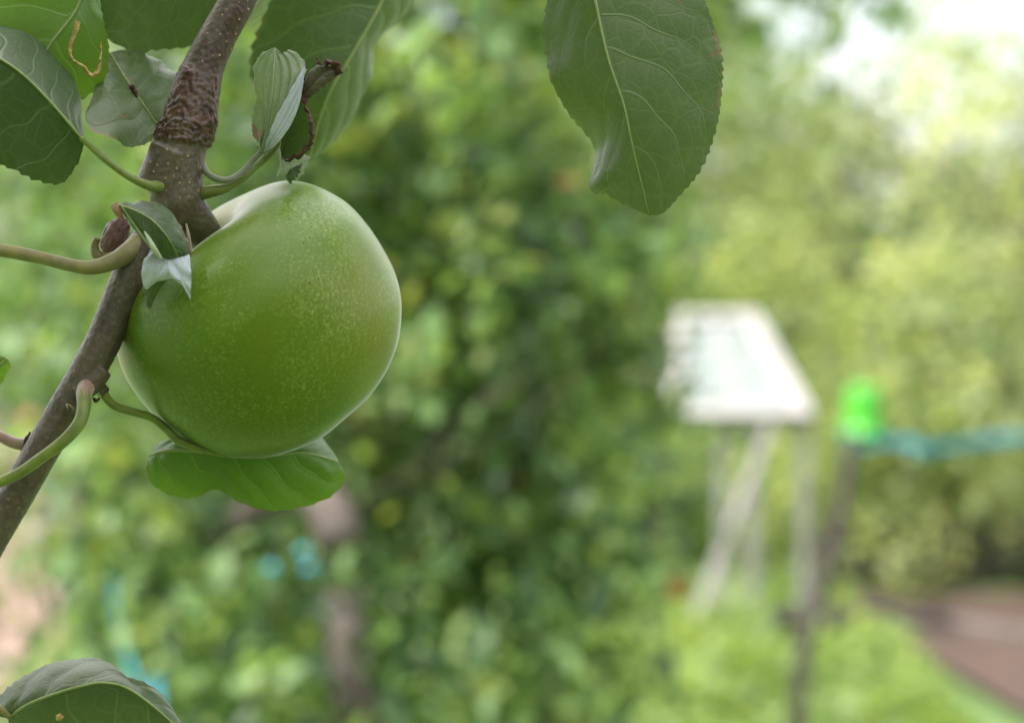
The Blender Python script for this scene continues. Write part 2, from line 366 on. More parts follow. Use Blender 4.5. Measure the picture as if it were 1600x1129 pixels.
# ground with gentle relief
n = 90
xs = np.sinh(np.linspace(-4.2, 4.2, n)) * 7.0; gv = []
for j in range(n):
    for i in range(n):
        x, y = xs[i], xs[j] + 8
        r = max(abs(x), abs(y))
        gv.append((x, y, 0.03 * noise.noise(Vector((x * 0.6, y * 0.6, 0))) - 0.035))
gf = [[j * n + i, j * n + i + 1, (j + 1) * n + i + 1, (j + 1) * n + i] for j in range(n - 1) for i in range(n - 1)]
tag(link('ground', mesh('ground', gv, gf), M['lawn']), kind='structure')

def pt(px, y): return (gx(px, y), y)
# soil bed / trodden path, lower right
sheet('soil_path', [(gx(1300, 9.1), 9.1), (gx(1330, 8.6), 8.6), (gx(1400, 8.2), 8.2), (gx(1475, 7.5), 7.5), (gx(1600, 6.75), 6.75), (2.1, 5.2), (4.5, 3.0), (7, 6.5), (3.6, 8.4), (gx(1700, 9.1), 9.1)], 0.004, M['soil'])
k = MB()
for a, b_ in (((gx(1350, 8.6), 8.6), (gx(1600, 8.0), 8.0)), ((gx(1602, 8), 7.99), (3.4, 6.85)), ((3.41, 6.84), (5.2, 5.9))):
    k.bar((a[0], a[1], 0.005), (b_[0], b_[1], 0.005), 0.08, 0.07)
tag(k.build('kerb', M['kerb'], smooth=False), kind='structure')
# paved path, far left: slabs with joints
pp = empty('garden_path', (-3.6, 12, 0)); tag(pp, kind='structure')
sl = None
for j in range(22):
    yc = 7.0 + j * 0.75
    xc = -1.95 - (yc - 7.6) * 0.20
    for q in (-.5, .5):
        me = None
        if sl is None:
            mb = MB(); mb.box((0, 0, 0), (0.26, 0.70, 0.06)); sl = mesh('paving_slab', mb.v, mb.f); sl.materials.append(M['paving'])
        o = bpy.data.objects.new('paving_slab', sl); COL.objects.link(o); o.parent = pp
        o.location = (xc + q * 0.285 + 3.6, yc - 12, 0.0 + rng.uniform(-.004, .004)); o.rotation_euler.z = 0.18 + rng.uniform(-.02, .02)

# ------------------------------------------------------------------ foliage
def leaf_cloud(name, centers, size, mat, parent=None, droop=0.5, tint=(0.5, 0.22), wid=0.52, tint_c=None):
    """one mesh of folded six-triangle leaves at the given centres"""
    c = np.asarray(centers, float); n = len(c)
    th = rng.uniform(0, 2 * np.pi, n); el = rng.normal(-droop, 0.5, n)
    d = np.stack([np.cos(th) * np.cos(el), np.sin(th) * np.cos(el), np.sin(el)], 1)
    r = rng.normal(size=(n, 3)); sdv = np.cross(d, r * 0.6 + [0, 0, 1.2]); sdv /= np.linalg.norm(sdv, axis=1)[:, None] + 1e-9
    nn = np.cross(sdv, d)
    L = size * rng.uniform(0.6, 1.3, n)[:, None]; W = L * wid * 0.5
    base = c - d * L * 0.5; tip = c + d * L * 0.5 - nn * L * 0.12
    m1 = c - d * L * 0.15 - nn * L * 0.02; m2 = c + d * L * 0.2 - nn * L * 0.05
    l1 = m1 + sdv * W + nn * W * 0.35; r1 = m1 - sdv * W + nn * W * 0.35
    l2 = m2 + sdv * W * 0.8 + nn * W * 0.25; r2 = m2 - sdv * W * 0.8 + nn * W * 0.25
    V = np.stack([base, l1, l2, tip, r2, r1, m1, m2], 1).reshape(-1, 3)
    tri = np.array([[0, 6, 1], [0, 5, 6], [1, 6, 7], [1, 7, 2], [5, 7, 6], [5, 4, 7], [2, 7, 3], [4, 3, 7]])
    F = (tri[None] + (np.arange(n) * 8)[:, None, None]).reshape(-1, 3)
    me = bpy.data.meshes.new(name)
    me.vertices.add(len(V)); me.vertices.foreach_set('co', V.ravel())
    me.loops.add(F.size); me.loops.foreach_set('vertex_index', F.ravel().astype(np.int32))
    me.polygons.add(len(F)); me.polygons.foreach_set('loop_start', np.arange(0, F.size, 3, dtype=np.int32))
    me.polygons.foreach_set('loop_total', np.full(len(F), 3, dtype=np.int32))
    me.update(calc_edges=True)
    at_ = me.attributes.new('tint', 'FLOAT', 'POINT')
    tt = rng.normal(tint[0], tint[1], n)
    if tint_c is not None: tt = tt + tint_c
    tt = np.clip(tt, 0, 0.93); tt = np.where(rng.random(n) < 0.006, 1.0, tt)
    at_.data.foreach_set('value', np.repeat(tt, 8).astype(np.float32))
    return link(name, me, mat, parent)
def blobs(ell, n, per=26, spread=0.12, shell=0.55, keep=None):
    """leaf centres: sprays hung on random twigs through a set of ellipsoids (cx,cy,cz,rx,ry,rz,weight)"""
    E = np.array(ell, float); wt = E[:, 6] / E[:, 6].sum()
    nc = n // per
    idx = rng.choice(len(E), nc, p=wt)
    u = rng.normal(size=(nc, 3)); u /= np.linalg.norm(u, axis=1)[:, None]
    rad = shell + (1 - shell) * rng.random(nc) ** 0.7
    c = E[idx, :3] + u * rad[:, None] * E[idx, 3:6]
    out = []; tc = []
    for k in range(nc):
        m_ = int(per * rng.uniform(0.5, 1.5))
        dirv = u[k] * [1, 1, 0.3] + rng.normal(size=3) * 0.4 + [0, 0, -0.4]; dirv /= np.linalg.norm(dirv)
        s = rng.random(m_)[:, None] * spread * 2.2
        out.append(c[k] + dirv * s + rng.normal(size=(m_, 3)) * spread * 0.45)
        tc.append(np.full(m_, rng.normal(0, 0.2)))
    out = np.concatenate(out); tc = np.concatenate(tc)
    if keep is not None:
        q = keep(out); out = out[q]; tc = tc[q]
    return out, tc
def limbs(mb, p, d, L, r, depth, spread=0.6):
    q = [Vector(p)]; d = Vector(d).normalized()
    for i in range(5):
        d = (d + Vector((random.gauss(0, .13), random.gauss(0, .13), random.gauss(0.03, .08)))).normalized(); q.append(q[-1] + d * L / 5)
    mb.tube(q, [r, r * 0.9, r * 0.82, r * 0.75, r * 0.68, r * 0.6], 8)
    if depth:
        for i in range(3 if depth > 1 else 4):
            a = q[random.choice((2, 3, 4, 5))]
            nd = (d + Vector((random.gauss(0, spread), random.gauss(0, spread), random.gauss(0.1, spread * .7)))).normalized()
            limbs(mb, a, nd, L * random.uniform(.5, .75), r * 0.5, depth - 1, spread)
def tree(name, base, label, ell, n, leaf, mat, trunk_h, trunk_r, spread=0.14, per=26, shell=0.5, droop=0.4, tint=(0.5, 0.2), lean=(0, 0), cat='tree', group=None, limb=0.9, wid=0.52, upz=(.6, 1.3), arch=None, limb_r=.36, loff=0):
    root = empty(name, base, label, cat, group)
    t_ = MB(); b_ = Vector(base); top = b_ + Vector((lean[0], lean[1], trunk_h))
    P = [b_ + Vector((0, 0, -0.1)), b_.lerp(top, 0.3) + Vector((random.gauss(0, .02), 0, 0)), b_.lerp(top, 0.65) + Vector((random.gauss(0, .03), 0, 0)), top]
    t_.tube(cr(P, 14), [trunk_r * 1.35, trunk_r, trunk_r * 0.9, trunk_r * 0.8], 12)
    t_.build('trunk', M['trunk'], root)
    l_ = MB()
    if arch: l_.tube(cr(arch, 24), [trunk_r * .9, trunk_r * .7, trunk_r * .4], 10)
    for i in range(6):
        a = 2 * math.pi * i / 6 + random.uniform(-.4, .4)
        limbs(l_, b_.lerp(top, random.uniform(.7, 1)) + Vector((0, loff * .8, 0)), (math.cos(a) * .7, math.sin(a) * .7, random.uniform(*upz)), limb, trunk_r * limb_r, 2)
    l_.build('limbs', M['trunk'], root)
    c, tc = blobs(ell, n, per, spread, shell)
    leaf_cloud('crown', c, leaf, mat, root, droop, tint, wid, tc)
    return root

def wpp(px, py, y): return (gx(px, y), y, zof(py, y))
# near fruit tree filling the middle of the picture
Y = 3.1
tree('fruit_tree', (gx(540, Y - .55), Y - .55, 0), 'dense dark green fruit tree with a grey brown trunk filling the middle behind the apple',
     [(gx(430, Y), Y + .1, 1.95, .36, .40, .42, 1.0), (gx(725, Y), Y, 1.87, .31, .38, .45, 1.2), (gx(825, Y), Y + .1, 1.36, .15, .32, .36, 1.0),
      (gx(620, Y), Y + .1, 1.42, .36, .40, .34, 1.3), (gx(330, Y), Y + .05, 1.28, .24, .35, .34, 0.9), (gx(700, Y), Y - .05, 0.98, .26, .30, .28, 1.0),
      (gx(340, Y), Y + .05, 0.80, .20, .28, .24, 0.6), (gx(1080, Y + .4), Y + .4, 2.02, .22, .30, .17, 0.5), (gx(1235, Y + .4), Y + .4, 2.0, .12, .25, .17, 0.16), (gx(840, Y), Y, 0.60, .30, .30, .25, 0.5), (gx(400, Y), Y - .40, .95, .22, .10, .28, 0.4), (gx(110, Y), Y + .4, 1.62, .22, .3, .26, 0.6)],
     18000, 0.046, M['fol_mid'], 1.06, 0.036, spread=0.080, per=16, shell=0.25, droop=0.6, tint=(0.45, 0.24), limb=0.45, lean=(-.01, .12), upz=(1.4, 2.6), limb_r=.08, loff=.4, arch=[wpp(530, 850, Y - .45), wpp(510, 790, Y - .43), wpp(450, 765, Y - .4), wpp(390, 800, Y - .35), wpp(330, 840, Y - .3)])

far = 'garden trees behind the near fruit tree'
def T(px, y, topz, rx, ry, label, mat, n, leaf, th=1.2, tr=.09, zc=None, **kw):
    x = gx(px, y); zc0 = zc if zc is not None else topz * 0.52; rz = topz - zc0
    ell = [(x, y, zc0, rx * .8, ry, rz, 1.4), (x - rx * .5, y, zc0 * .85, rx * .55, ry * .8, rz * .7, 1), (x + rx * .5, y - .2, zc0 * .9, rx * .55, ry * .8, rz * .65, 1),
           (x + rx * .1, y - ry * .3, zc0 * .6, rx * .7, ry * .7, zc0 * .55, 1)]
    return tree('garden_tree', (x, y, 0), label, ell, n, leaf, mat, th, tr, group=far, **kw)
T(1560, 11.0, 2.62, 1.5, 1.3, 'pale yellow green bushy tree at the right edge under the open sky', M['fol_yellow'], 8500, .085, spread=.26, per=90)
T(1370, 12.0, 2.85, 1.3, 1.2, 'light green tree with a slanting bare limb, behind the upside down green bucket', M['fol_light'], 8000, .085, spread=.26, per=90)
T(940, 13.0, 4.6, 1.15, 1.3, 'tall green tree rising behind the white glazed frame', M['fol_light'], 9000, .09, 1.6, spread=.28, per=90)
T(830, 14.0, 5.2, 2.0, 1.3, 'tall tree hidden mostly by the near fruit tree, behind its right side', M['fol_far'], 9000, .10, 1.8, spread=.26)
T(430, 15.0, 5.4, 2.2, 1.3, 'tall blue green tree seen between branch and apple on the left', M['fol_far'], 9000, .10, 1.8, spread=.26)
T(70, 13.5, 4.8, 1.7, 1.3, 'tall light green tree at the left edge above the paved path', M['fol_far'], 9000, .09, 2.0, spread=.26, zc=2.5)
T(1490, 9.6, 1.12, 1.1, .6, 'low rounded yellow green bush below the teal strip at right', M['fol_yellow'], 5500, .06, .3, .03, spread=.18, per=80, zc=.62)
T(1140, 10.5, 1.5, 1.0, .7, 'low mid green bush seen through the legs of the white frame', M['fol_herb'], 6000, .06, .3, .03, spread=.15, zc=.72)
T(1750, 9.5, 2.2, 1.2, .9, 'light green tree just past the right edge of the view', M['fol_light'], 4500, .07, .8, .05, spread=.2)
# slanting bare limb
mb = MB(); mb.tube(cr([(gx(1180, 11.2), 11.2, zof(560, 11.2)), (gx(1240, 10.9), 10.9, zof(485, 10.9)), (gx(1300, 10.7), 10.7, zof(415, 10.7))], 12), [.06, .05, .035], 8)
tr_ = [o for o in COL.objects if o.get('label', '').startswith('light green tree with a slanting')][0]
o = mb.build('bare_limb', M['trunk'], tr_); o['label'] = 'grey brown bare limb slanting up to the right'

# hedge far behind, closes the view
c, tc = blobs([(x, 19 + 1.0 * math.sin(x), 1.0, 1.6, .8, 1.25, 1) for x in np.arange(-16, 17, 1.6)], 24000, 24, .3, .5)
tag(leaf_cloud('hedge', c, .13, M['fol_far'], None, .3, (.5, .2), .52, tc), 'long unbroken green hedge closing the garden far behind the trees', 'hedge', kind='stuff')

# herb patch along the bottom right
def herbs(name, rects, n, mat, label, hmax, leaf):
    pts = []; tcs = []
    for k in range(n // 9):
        x0, x1, y0, y1 = rects[rng.integers(len(rects))]
        x, y = rng.uniform(x0, x1), rng.uniform(y0, y1); h = hmax * rng.uniform(.35, 1.0)
        h *= 0.75 + .5 * noise.noise(Vector((x * 2, y * 2, 3)))
        z = rng.random(9) * h
        pts.append(np.stack([x + rng.normal(0, .035, 9), y + rng.normal(0, .035, 9), z], 1)); tcs.append(np.full(9, rng.normal(0, .12)))
    o = leaf_cloud(name, np.concatenate(pts), leaf, mat, None, -.3, (.55, .2), .5, np.concatenate(tcs))
    return tag(o, label, 'plants', kind='stuff')
herbs('low_herbs', [(gx(860, 6.8), gx(1230, 6.8), 5.6, 8.3), (gx(1280, 6.8), gx(1420, 6.8), 5.6, 8.2), (gx(900, 6.8), gx(1420, 6.8), 5.2, 7.4)], 20000, M['fol_herb'],
      'mass of bright green leafy herbs along the bottom right', .30, .06)
herbs('grass_tuft', [(-5, -2.5, 6.8, 11), (-1.75, -1.1, 6.8, 9.0), (-3.2, -2.6, 9, 12)], 9000, M['fol_herb'], 'lit green grass and weeds beside the paved path at left', .10, .05)
herbs('weeds', [(-1.6, 1.2, 4.2, 6.5)], 8000, M['fol_mid'], 'weeds in the shade under the near fruit tree', .25, .06)

# ------------------------------------------------------------------ white glazed frame
Yf = 8.0
fr = empty('cold_frame', (gx(1180, Yf), Yf, 0), 'white painted garden frame with a sloping milky glazed top on slim legs', 'garden frame')
def wp(px, py, y): return Vector((gx(px, y), y, zof(py, y)))
FL, FR, BL, BR = wp(1058, 648, 7.75), wp(1256, 648, 7.75), wp(1058, 500, 8.35), wp(1172, 500, 8.35)
FL2, BL2 = wp(968, 650, 7.75), wp(968, 482, 8.35)
nrm = (FR - FL).cross(BL - FL).normalized()
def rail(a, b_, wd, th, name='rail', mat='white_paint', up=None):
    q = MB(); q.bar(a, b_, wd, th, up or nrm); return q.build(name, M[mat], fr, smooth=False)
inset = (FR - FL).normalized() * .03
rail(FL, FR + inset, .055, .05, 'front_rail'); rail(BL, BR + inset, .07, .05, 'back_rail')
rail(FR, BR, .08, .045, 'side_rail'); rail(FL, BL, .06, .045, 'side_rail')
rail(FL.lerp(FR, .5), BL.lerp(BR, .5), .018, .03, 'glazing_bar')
for (a0, a1, b0, b1) in ((0.02, .49, 0.02, .49), (.51, .98, .51, .98)):
    off = nrm * .006
    q = [FL.lerp(FR, a0) + off, FL.lerp(FR, a1) + off, BL.lerp(BR, b1) + off, BL.lerp(BR, b0) + off]
    v = q + [x - nrm * .008 for x in q]
    me = mesh('glass_pane', v, [[0, 1, 2, 3], [7, 6, 5, 4], [0, 4, 5, 1], [1, 5, 6, 2], [2, 6, 7, 3], [3, 7, 4, 0]])
    link('glass_pane', me, M['pane'], fr, smooth=False)
up = Vector((0, 1, 0))
def leg(px, py0, y, py1=None, px1=None, y1=None, wd=.06, mat='shaded_paint', name='leg'):
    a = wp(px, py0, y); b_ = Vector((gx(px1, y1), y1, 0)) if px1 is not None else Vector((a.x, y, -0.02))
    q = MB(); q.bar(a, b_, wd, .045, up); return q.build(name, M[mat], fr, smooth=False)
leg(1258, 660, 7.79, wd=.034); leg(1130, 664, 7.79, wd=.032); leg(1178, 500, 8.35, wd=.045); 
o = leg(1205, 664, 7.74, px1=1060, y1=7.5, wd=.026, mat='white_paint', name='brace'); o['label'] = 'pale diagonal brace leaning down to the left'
# second white thing left of it, half hidden in leaves
bx_ = empty('white_crate', (gx(1018, 7.2), 7.2, 0), 'small white crate on a thin post half hidden by leaves left of the frame', 'crate')
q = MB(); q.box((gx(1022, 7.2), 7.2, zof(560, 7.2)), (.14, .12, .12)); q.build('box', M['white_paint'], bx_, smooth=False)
q = MB(); q.bar((gx(1022, 7.2), 7.2, 0), (gx(1022, 7.2), 7.2, zof(588, 7.2)), .03, .03, up); q.build('post', M['dark_wood'], bx_, smooth=False)

# ------------------------------------------------------------------ stake, bucket, teal strip
Yb = 6.0
st = empty('garden_stake', (gx(1246, 5.5), 5.5, 0), 'dark weathered wooden stake leaning right, under the green bucket', 'stake')
q = MB(); q.tube(cr([(gx(1240, 5.5), 5.5, -.05), (gx(1262, 5.6), 5.6, zof(1000, 5.6)), (gx(1300, 5.8), 5.8, zof(860, 5.8)), (gx(1345, 6), 6, zof(640, 6))], 20), [.024, .024, .022, .018], 10)
q.build('pole', M['dark_wood'], st)
bk = empty('bucket', (gx(1350, Yb), Yb, zof(640, Yb)), 'bright lime green plastic bucket upside down on the dark stake', 'bucket')
cx, cz = gx(1350, Yb), zof(640, Yb)
prof = [(.0, .108), (.05, .110), (.066, .104), (.070, .09), (.074, .03), (.080, -.05), (.083, -.10), (.090, -.102), (.090, -.112), (.080, -.112), (.076, -.10), (.071, -.03), (.064, .09), (.0, .10)]
v = []; f = []; n = 32
for i, (r_, z) in enumerate(prof):
    for k_ in range(n):
        a = 2 * math.pi * k_ / n; v.append((cx + .70 * r_ * math.cos(a), Yb + .70 * r_ * math.sin(a), cz + .64 * z))
for i in range(len(prof) - 1):
    for k_ in range(n): f.append([i * n + k_, i * n + (k_ + 1) % n, (i + 1) * n + (k_ + 1) % n, (i + 1) * n + k_])
link('shell', mesh('shell', v, f), M['green_plastic'], bk)
q = MB(); q.tube(cr([(cx - .060, Yb, cz - .06), (cx - .05, Yb - .05, cz - .09), (cx, Yb - .07, cz - .105), (cx + .05, Yb - .05, cz - .09), (cx + .060, Yb, cz - .06)], 20), .004, 8); q.build('handle', M['teal'], bk)
# strip of teal netting tied from the stake, sagging to the right
def ribbon(name, pts, h, label, cat, seed=0):
    P = cr(pts, 90); v = []; f = []
    for i, p in enumerate(P):
        p = Vector(p); tw = 0.35 * math.sin(i * .23 + seed); hh = h * (0.9 + .2 * noise.noise(Vector((i * .15, seed, 0))))
        for s_ in np.linspace(-1, 1, 5):
            v.append(p + Vector((0, math.sin(tw) * s_ * hh / 2 + .006 * math.sin(i * .9 + s_ * 3), math.cos(tw) * s_ * hh / 2)))
    for i in range(89):
        for j in range(4): f.append([i * 5 + j, i * 5 + j + 1, (i + 1) * 5 + j + 1, (i + 1) * 5 + j])
    o = link(name, mesh(name, v, f), M['teal']); md = o.modifiers.new('t', 'SOLIDIFY'); md.thickness = .003
    return tag(o, label, cat)
ribbon('netting_strip', [wp(1335, 690, 5.97), wp(1400, 688, 6.0), wp(1455, 702, 6.0), wp(1530, 690, 6.1), wp(1600, 684, 6.2), wp(1700, 680, 6.3), wp(1850, 700, 6.6)], .034, 'teal strip of netting tied from the stake and sagging to the right edge', 'netting')
ribbon('netting_edge', [wp(172, 905, 2.9), wp(180, 960, 2.8), wp(196, 1030, 2.7), wp(225, 1100, 2.6), wp(250, 1180, 2.5), (gx(275, 2.4), 2.4, 0.02)], .03, 'pale teal netting edge hanging down behind the lower left leaf', 'netting', 2)
for (a, b_) in ((420, 888), (470, 862), (478, 888)):
    q = MB(); p = wp(a, b_, 2.45); q.tube([p + Vector((0, 0, .006)), p + Vector((.002, 0, 0)), p - Vector((0, 0, .006))], [.006, .0085, .006], 10)
    lab = {420: 'teal plastic plant clip on the trunk side, leftmost of three', 470: 'teal plastic plant clip, upper of the close pair by the trunk', 478: 'teal plastic plant clip, lower of the close pair by the trunk'}[a]
    tag(q.build('plant_clip', M['teal']), lab, 'clip', 'teal clips in the near fruit tree')
# teal clips catch the light
# low dark fence beyond the soil; under-hedge shade is built in as dark slats
fe = empty('netting_shade_fence', (gx(1470, 9.0), 9.0, 0), 'low dark slats for a netting fence and the shade under the hedge, behind the red brown soil path', 'fence')
xa, xb = gx(1310, 9.0), gx(1800, 9.0); M['netting_shade'] = simple('netting_shade', (0.05, 0.045, 0.036), 0.85, (0.03, 0.028, 0.022), 15)
for zz in (.05, .14, .23):
    q = MB(); q.bar((xa, 9.4, zz), (xb, 9.5, zz + rng.uniform(-.01, .01)), .02, .085, Vector((0, 0, 1))); q.build('shade_slat', M['netting_shade'], fe, smooth=False)
for x in np.linspace(xa, xb, 5):
    q = MB(); q.bar((x, 9.53, -.05), (x, 9.53, .29), .06, .06, up); q.build('post', M['netting_shade'], fe, smooth=False)
# low dark tub next to the frame leg
tb = empty('tub', (gx(1275, 7.35), 7.35, 0), 'low wide dark tub standing behind the stake, at the foot of the frame', 'tub')
prof = [(0, .0), (.12, .0), (.145, .10), (.155, .105), (.155, .12), (.14, .12), (.12, .03), (0, .03)]
v = []; f = []
for (r_, z) in prof:
    for k_ in range(n):
        a = 2 * math.pi * k_ / n; v.append((gx(1275, 7.35) + r_ * math.cos(a), 7.35 + r_ * math.sin(a), z + .10))
for i in range(len(prof) - 1):
    for k_ in range(n): f.append([i * n + k_, i * n + (k_ + 1) % n, (i + 1) * n + (k_ + 1) % n, (i + 1) * n + k_])
link('bowl', mesh('bowl', v, f), M['dark_wood'], tb)
q = MB(); q.tube([(gx(1275, 7.35), 7.35, 0), (gx(1275, 7.35), 7.35, .102)], .06, 16); q.build('foot', M['dark_wood'], tb)
# terracotta pot by the path at left
pot = empty('plant_pot', (gx(45, 10.5), 10.5, 0), 'orange terracotta pot on a pale plinth at the left edge, beside the paved path', 'pot')
zb = zof(690, 10.5)
prof = [(0, 0), (.09, 0), (.14, .20), (.16, .20), (.16, .26), (.14, .26), (.12, .20), (0, .18)]
v = []; f = []
for (r_, z) in prof:
    for k_ in range(n):
        a = 2 * math.pi * k_ / n; v.append((gx(58, 10.5) + .5 * r_ * math.cos(a), 10.5 + .5 * r_ * math.sin(a), .5 * z + zb))
for i in range(len(prof) - 1):
    for k_ in range(n): f.append([i * n + k_, i * n + (k_ + 1) % n, (i + 1) * n + (k_ + 1) % n, (i + 1) * n + k_])
link('pot_body', mesh('pot_body', v, f), M['terracotta'], pot)
q = MB(); q.box((gx(58, 10.5), 10.5, zb / 2 - .002), (.12, .12, zb)); q.build('plinth', M['render'], pot, smooth=False)
# pale garden wall at far left
wl = empty('garden_wall', (gx(-120, 15), 15, 0), 'low pale pink rendered wall at the far left beyond the path', 'wall')
q = MB(); q.box((gx(-215, 15), 15, .30), (2.3, .2, .6)); q.build('wall_face', M['render'], wl, smooth=False)
q = MB(); q.box((gx(-215, 15), 15, .625), (2.36, .28, .05)); q.build('coping', M['kerb'], wl, smooth=False)

# unseen apple tree crown, shaped to block sun and frontal light from the branch
c, tc = blobs([(-.7, -.55, 2.55, .7, .6, .5, 1.2), (-1.2, -.9, 2.1, .7, .7, .7, 1), (-.3, -1.3, 1.8, 1.2, .4, .7, .9), (-1.0, -.05, 2.35, .55, .42, .38, 1.0), (-1.15, .3, 2.55, .55, .40, .3, .8), (-1.2, -.3, 2.0, .4, .5, .35, .6), (.7, -1.1, 1.9, .9, .45, .8, 1.3), (1.5, -.8, 1.8, .5, .7, .8, .9), (-.2, -1.0, 1.1, 1.3, .4, .6, 1.1)],
              24000, 22, .12, .15)
root = empty('shade_apple_tree', (-1.0, -.8, 0), 'unseen apple tree with its crown shaped to shade the hanging apple', 'tree')
q = MB(); q.tube(cr([(-1.0, -.8, -.1), (-.98, -.8, .6), (-.9, -.75, 1.3), (-.75, -.6, 1.9), (-.5, -.4, 2.3)], 20), [.09, .075, .065, .05, .03], 12); q.build('trunk', M['trunk'], root)
q = MB(); limbs(q, (-.9, -.75, 1.4), (.8, -.3, .9), 1.6, .035, 2); limbs(q, (-.75, -.6, 1.9), (1, .35, .25), 1.2, .03, 2, .4); limbs(q, (-.9, -.75, 1.5), (-.8, .1, .9), 1.0, .03, 2)
q.tube(cr([(-.75, -.6, 1.9), (-.5, -.1, 1.95), (-.22, .3, 1.80), tuple(at(470, -230, .53))], 24), [.028, .018, .010, .0052], 12)
q.build('limbs', M['trunk'], root)
leaf_cloud('crown', c, .065, M['fol_mid'], root, .4, (.45, .2), .52, tc)

# ================================================================== FOREGROUND
# ------------------------------------------------------------------ apple
AC = at(405, 500, 0.522); PXA = PX(0.522); RA = 222 * PXA
cx_, cy_ = CM.to_3x3() @ Vector((1, 0, 0)), CM.to_3x3() @ Vector((0, 1, 0)); cz_ = CM.to_3x3() @ Vector((0, 0, 1))
tl = R(17)
ax = ((cx_ * -.6 + cy_ * .8) * math.cos(tl) + cz_ * math.sin(tl)).normalized()
bx = (cx_ * .8 + cy_ * .6).normalized(); by = ax.cross(bx)
prof = [(0, .22), (.05, .25), (.11, .40), (.19, .57), (.31, .70), (.45, .745), (.6, .73), (.76, .65), (.88, .51), (.975, .30), (1.0, .1), (.99, -.1), (.945, -.33), (.84, -.53), (.66, -.72), (.46, -.825), (.3, -.855), (.18, -.83), (.08, -.76), (0, -.72)]
PR = cr([(a, b_, 0) for a, b_ in prof], 150)
n = 192; v = []; rim_pink = []; hollow_sheen = []
for i, (r_, z, _) in enumerate(PR):
    for k_ in range(n):
        a = 2 * math.pi * k_ / n
        s = 1 + .006 * math.cos(5 * a + .6) * (abs(z) ** 1.5) + .006 * math.cos(2 * a + 1) + .010 * math.cos(3 * a)
        zz = z + .010 * math.cos(5 * a + .4) * (1 - min(1, r_)) * 1.2 + .012 * math.sin(a) * r_
        zz += .022 * math.cos(a + 2.6) * (z > 0) * math.sin(math.pi * min(1, r_))
        p = AC + (bx * math.cos(a) * r_ * s + by * math.sin(a) * r_ * s + ax * zz) * RA
        p = p + noise.noise_vector(p * 45) * .00035
        v.append(p)
        lx = (p - AC).dot(cx_) / RA; lz = (p - AC).dot(cz_) / RA
        rim_pink.append(max(0, min(1, (-lx - .80) / .14)))
        hollow_sheen.append(max(0, min(1, (z - .55) * 5)) * max(0, min(1, (.55 - r_) * 5)) )
f = []
for i in range(len(PR) - 1):
    for k_ in range(n): f.append([i * n + k_, i * n + (k_ + 1) % n, (i + 1) * n + (k_ + 1) % n, (i + 1) * n + k_])
me = mesh('flesh', v, f)
for nm, dat in (('rim_pink', rim_pink), ('hollow_sheen', hollow_sheen)):
    me.attributes.new(nm, 'FLOAT', 'POINT').data.foreach_set('value', dat)
ap = empty('apple', AC, 'large unripe green apple with pale speckles hanging from the twig', 'apple')
fl = link('skin', me, M['apple'], ap)
# dried calyx at the far end and tiny dark specks on the skin
q = MB()
for i in range(5):
    a = 2 * math.pi * i / 5; d_ = (bx * math.cos(a) + by * math.sin(a))
    c0 = AC - ax * RA * .80
    q.tube([c0 + d_ * .0015, c0 + d_ * .003 - ax * .0025, c0 + d_ * .0015 - ax * .005], [.0012, .001, .0003], 6)
q.build('calyx', M['scar'], ap)
q = MB(); dg = [(482, 318), (486, 355), (483, 371), (474, 379), (481, 387), (497, 436), (484, 442), (452, 342), (500, 328)]
org = camo.location.copy()
from mathutils.bvhtree import BVHTree
bv = BVHTree.FromPolygons([tuple(x) for x in v], f)
for (a, b_) in dg:
    h = bv.ray_cast(org, (at(a, b_, 1) - org).normalized())
    if h[0]: q.tube([h[0] - h[1] * .0001, h[0] + h[1] * .00012], [.00016 * random.uniform(.6, 1.2), .0001], 6)
q.build('dark_specks', M['scar'], ap)

# ------------------------------------------------------------------ branch wood
br = empty('apple_branch', at(280, 240, .51), 'grey brown apple branch with corky collar, leaves and petioles, running up the left side', 'branch')
W = MB(); PXB = PX(.505)
def wtube(pp, rad, n=28, steps=60):
    P = cr([at(*p) for p in pp], steps)
    W.tube(P, np.interp(np.linspace(0, 1, steps), np.linspace(0, 1, len(rad)), rad) * PXB, n)
# upper limb (arc-length spaced radii), from out of frame top to the knuckle
main_pts = [(470, -230, .53), (415, -110, .52), (371, 0, .513), (339, 60, .511), (318, 105, .51), (306, 145, .509), (294, 195, .508), (280, 235, .507), (275, 275, .507), (274, 315, .507), (272, 345, .508)]
L = np.concatenate([[0], np.cumsum([math.dist(main_pts[i][:2], main_pts[i + 1][:2]) for i in range(len(main_pts) - 1)])])
rr = np.interp(np.linspace(0, L[-1], 40), L, [33, 31, 29, 28.5, 31, 35, 41, 41.5, 43, 41, 30])
wtube(main_pts, rr)
# lower limb to bottom left
wtube([(268, 330, .508), (238, 372, .505), (208, 425, .503), (180, 490, .502), (153, 550, .501), (89, 662, .50), (40, 748, .50), (-40, 890, .50), (-110, 1060, .50), (-200, 1260, .50)], [33, 30, 28, 27, 27, 27, 27, 28, 28, 29, 30])
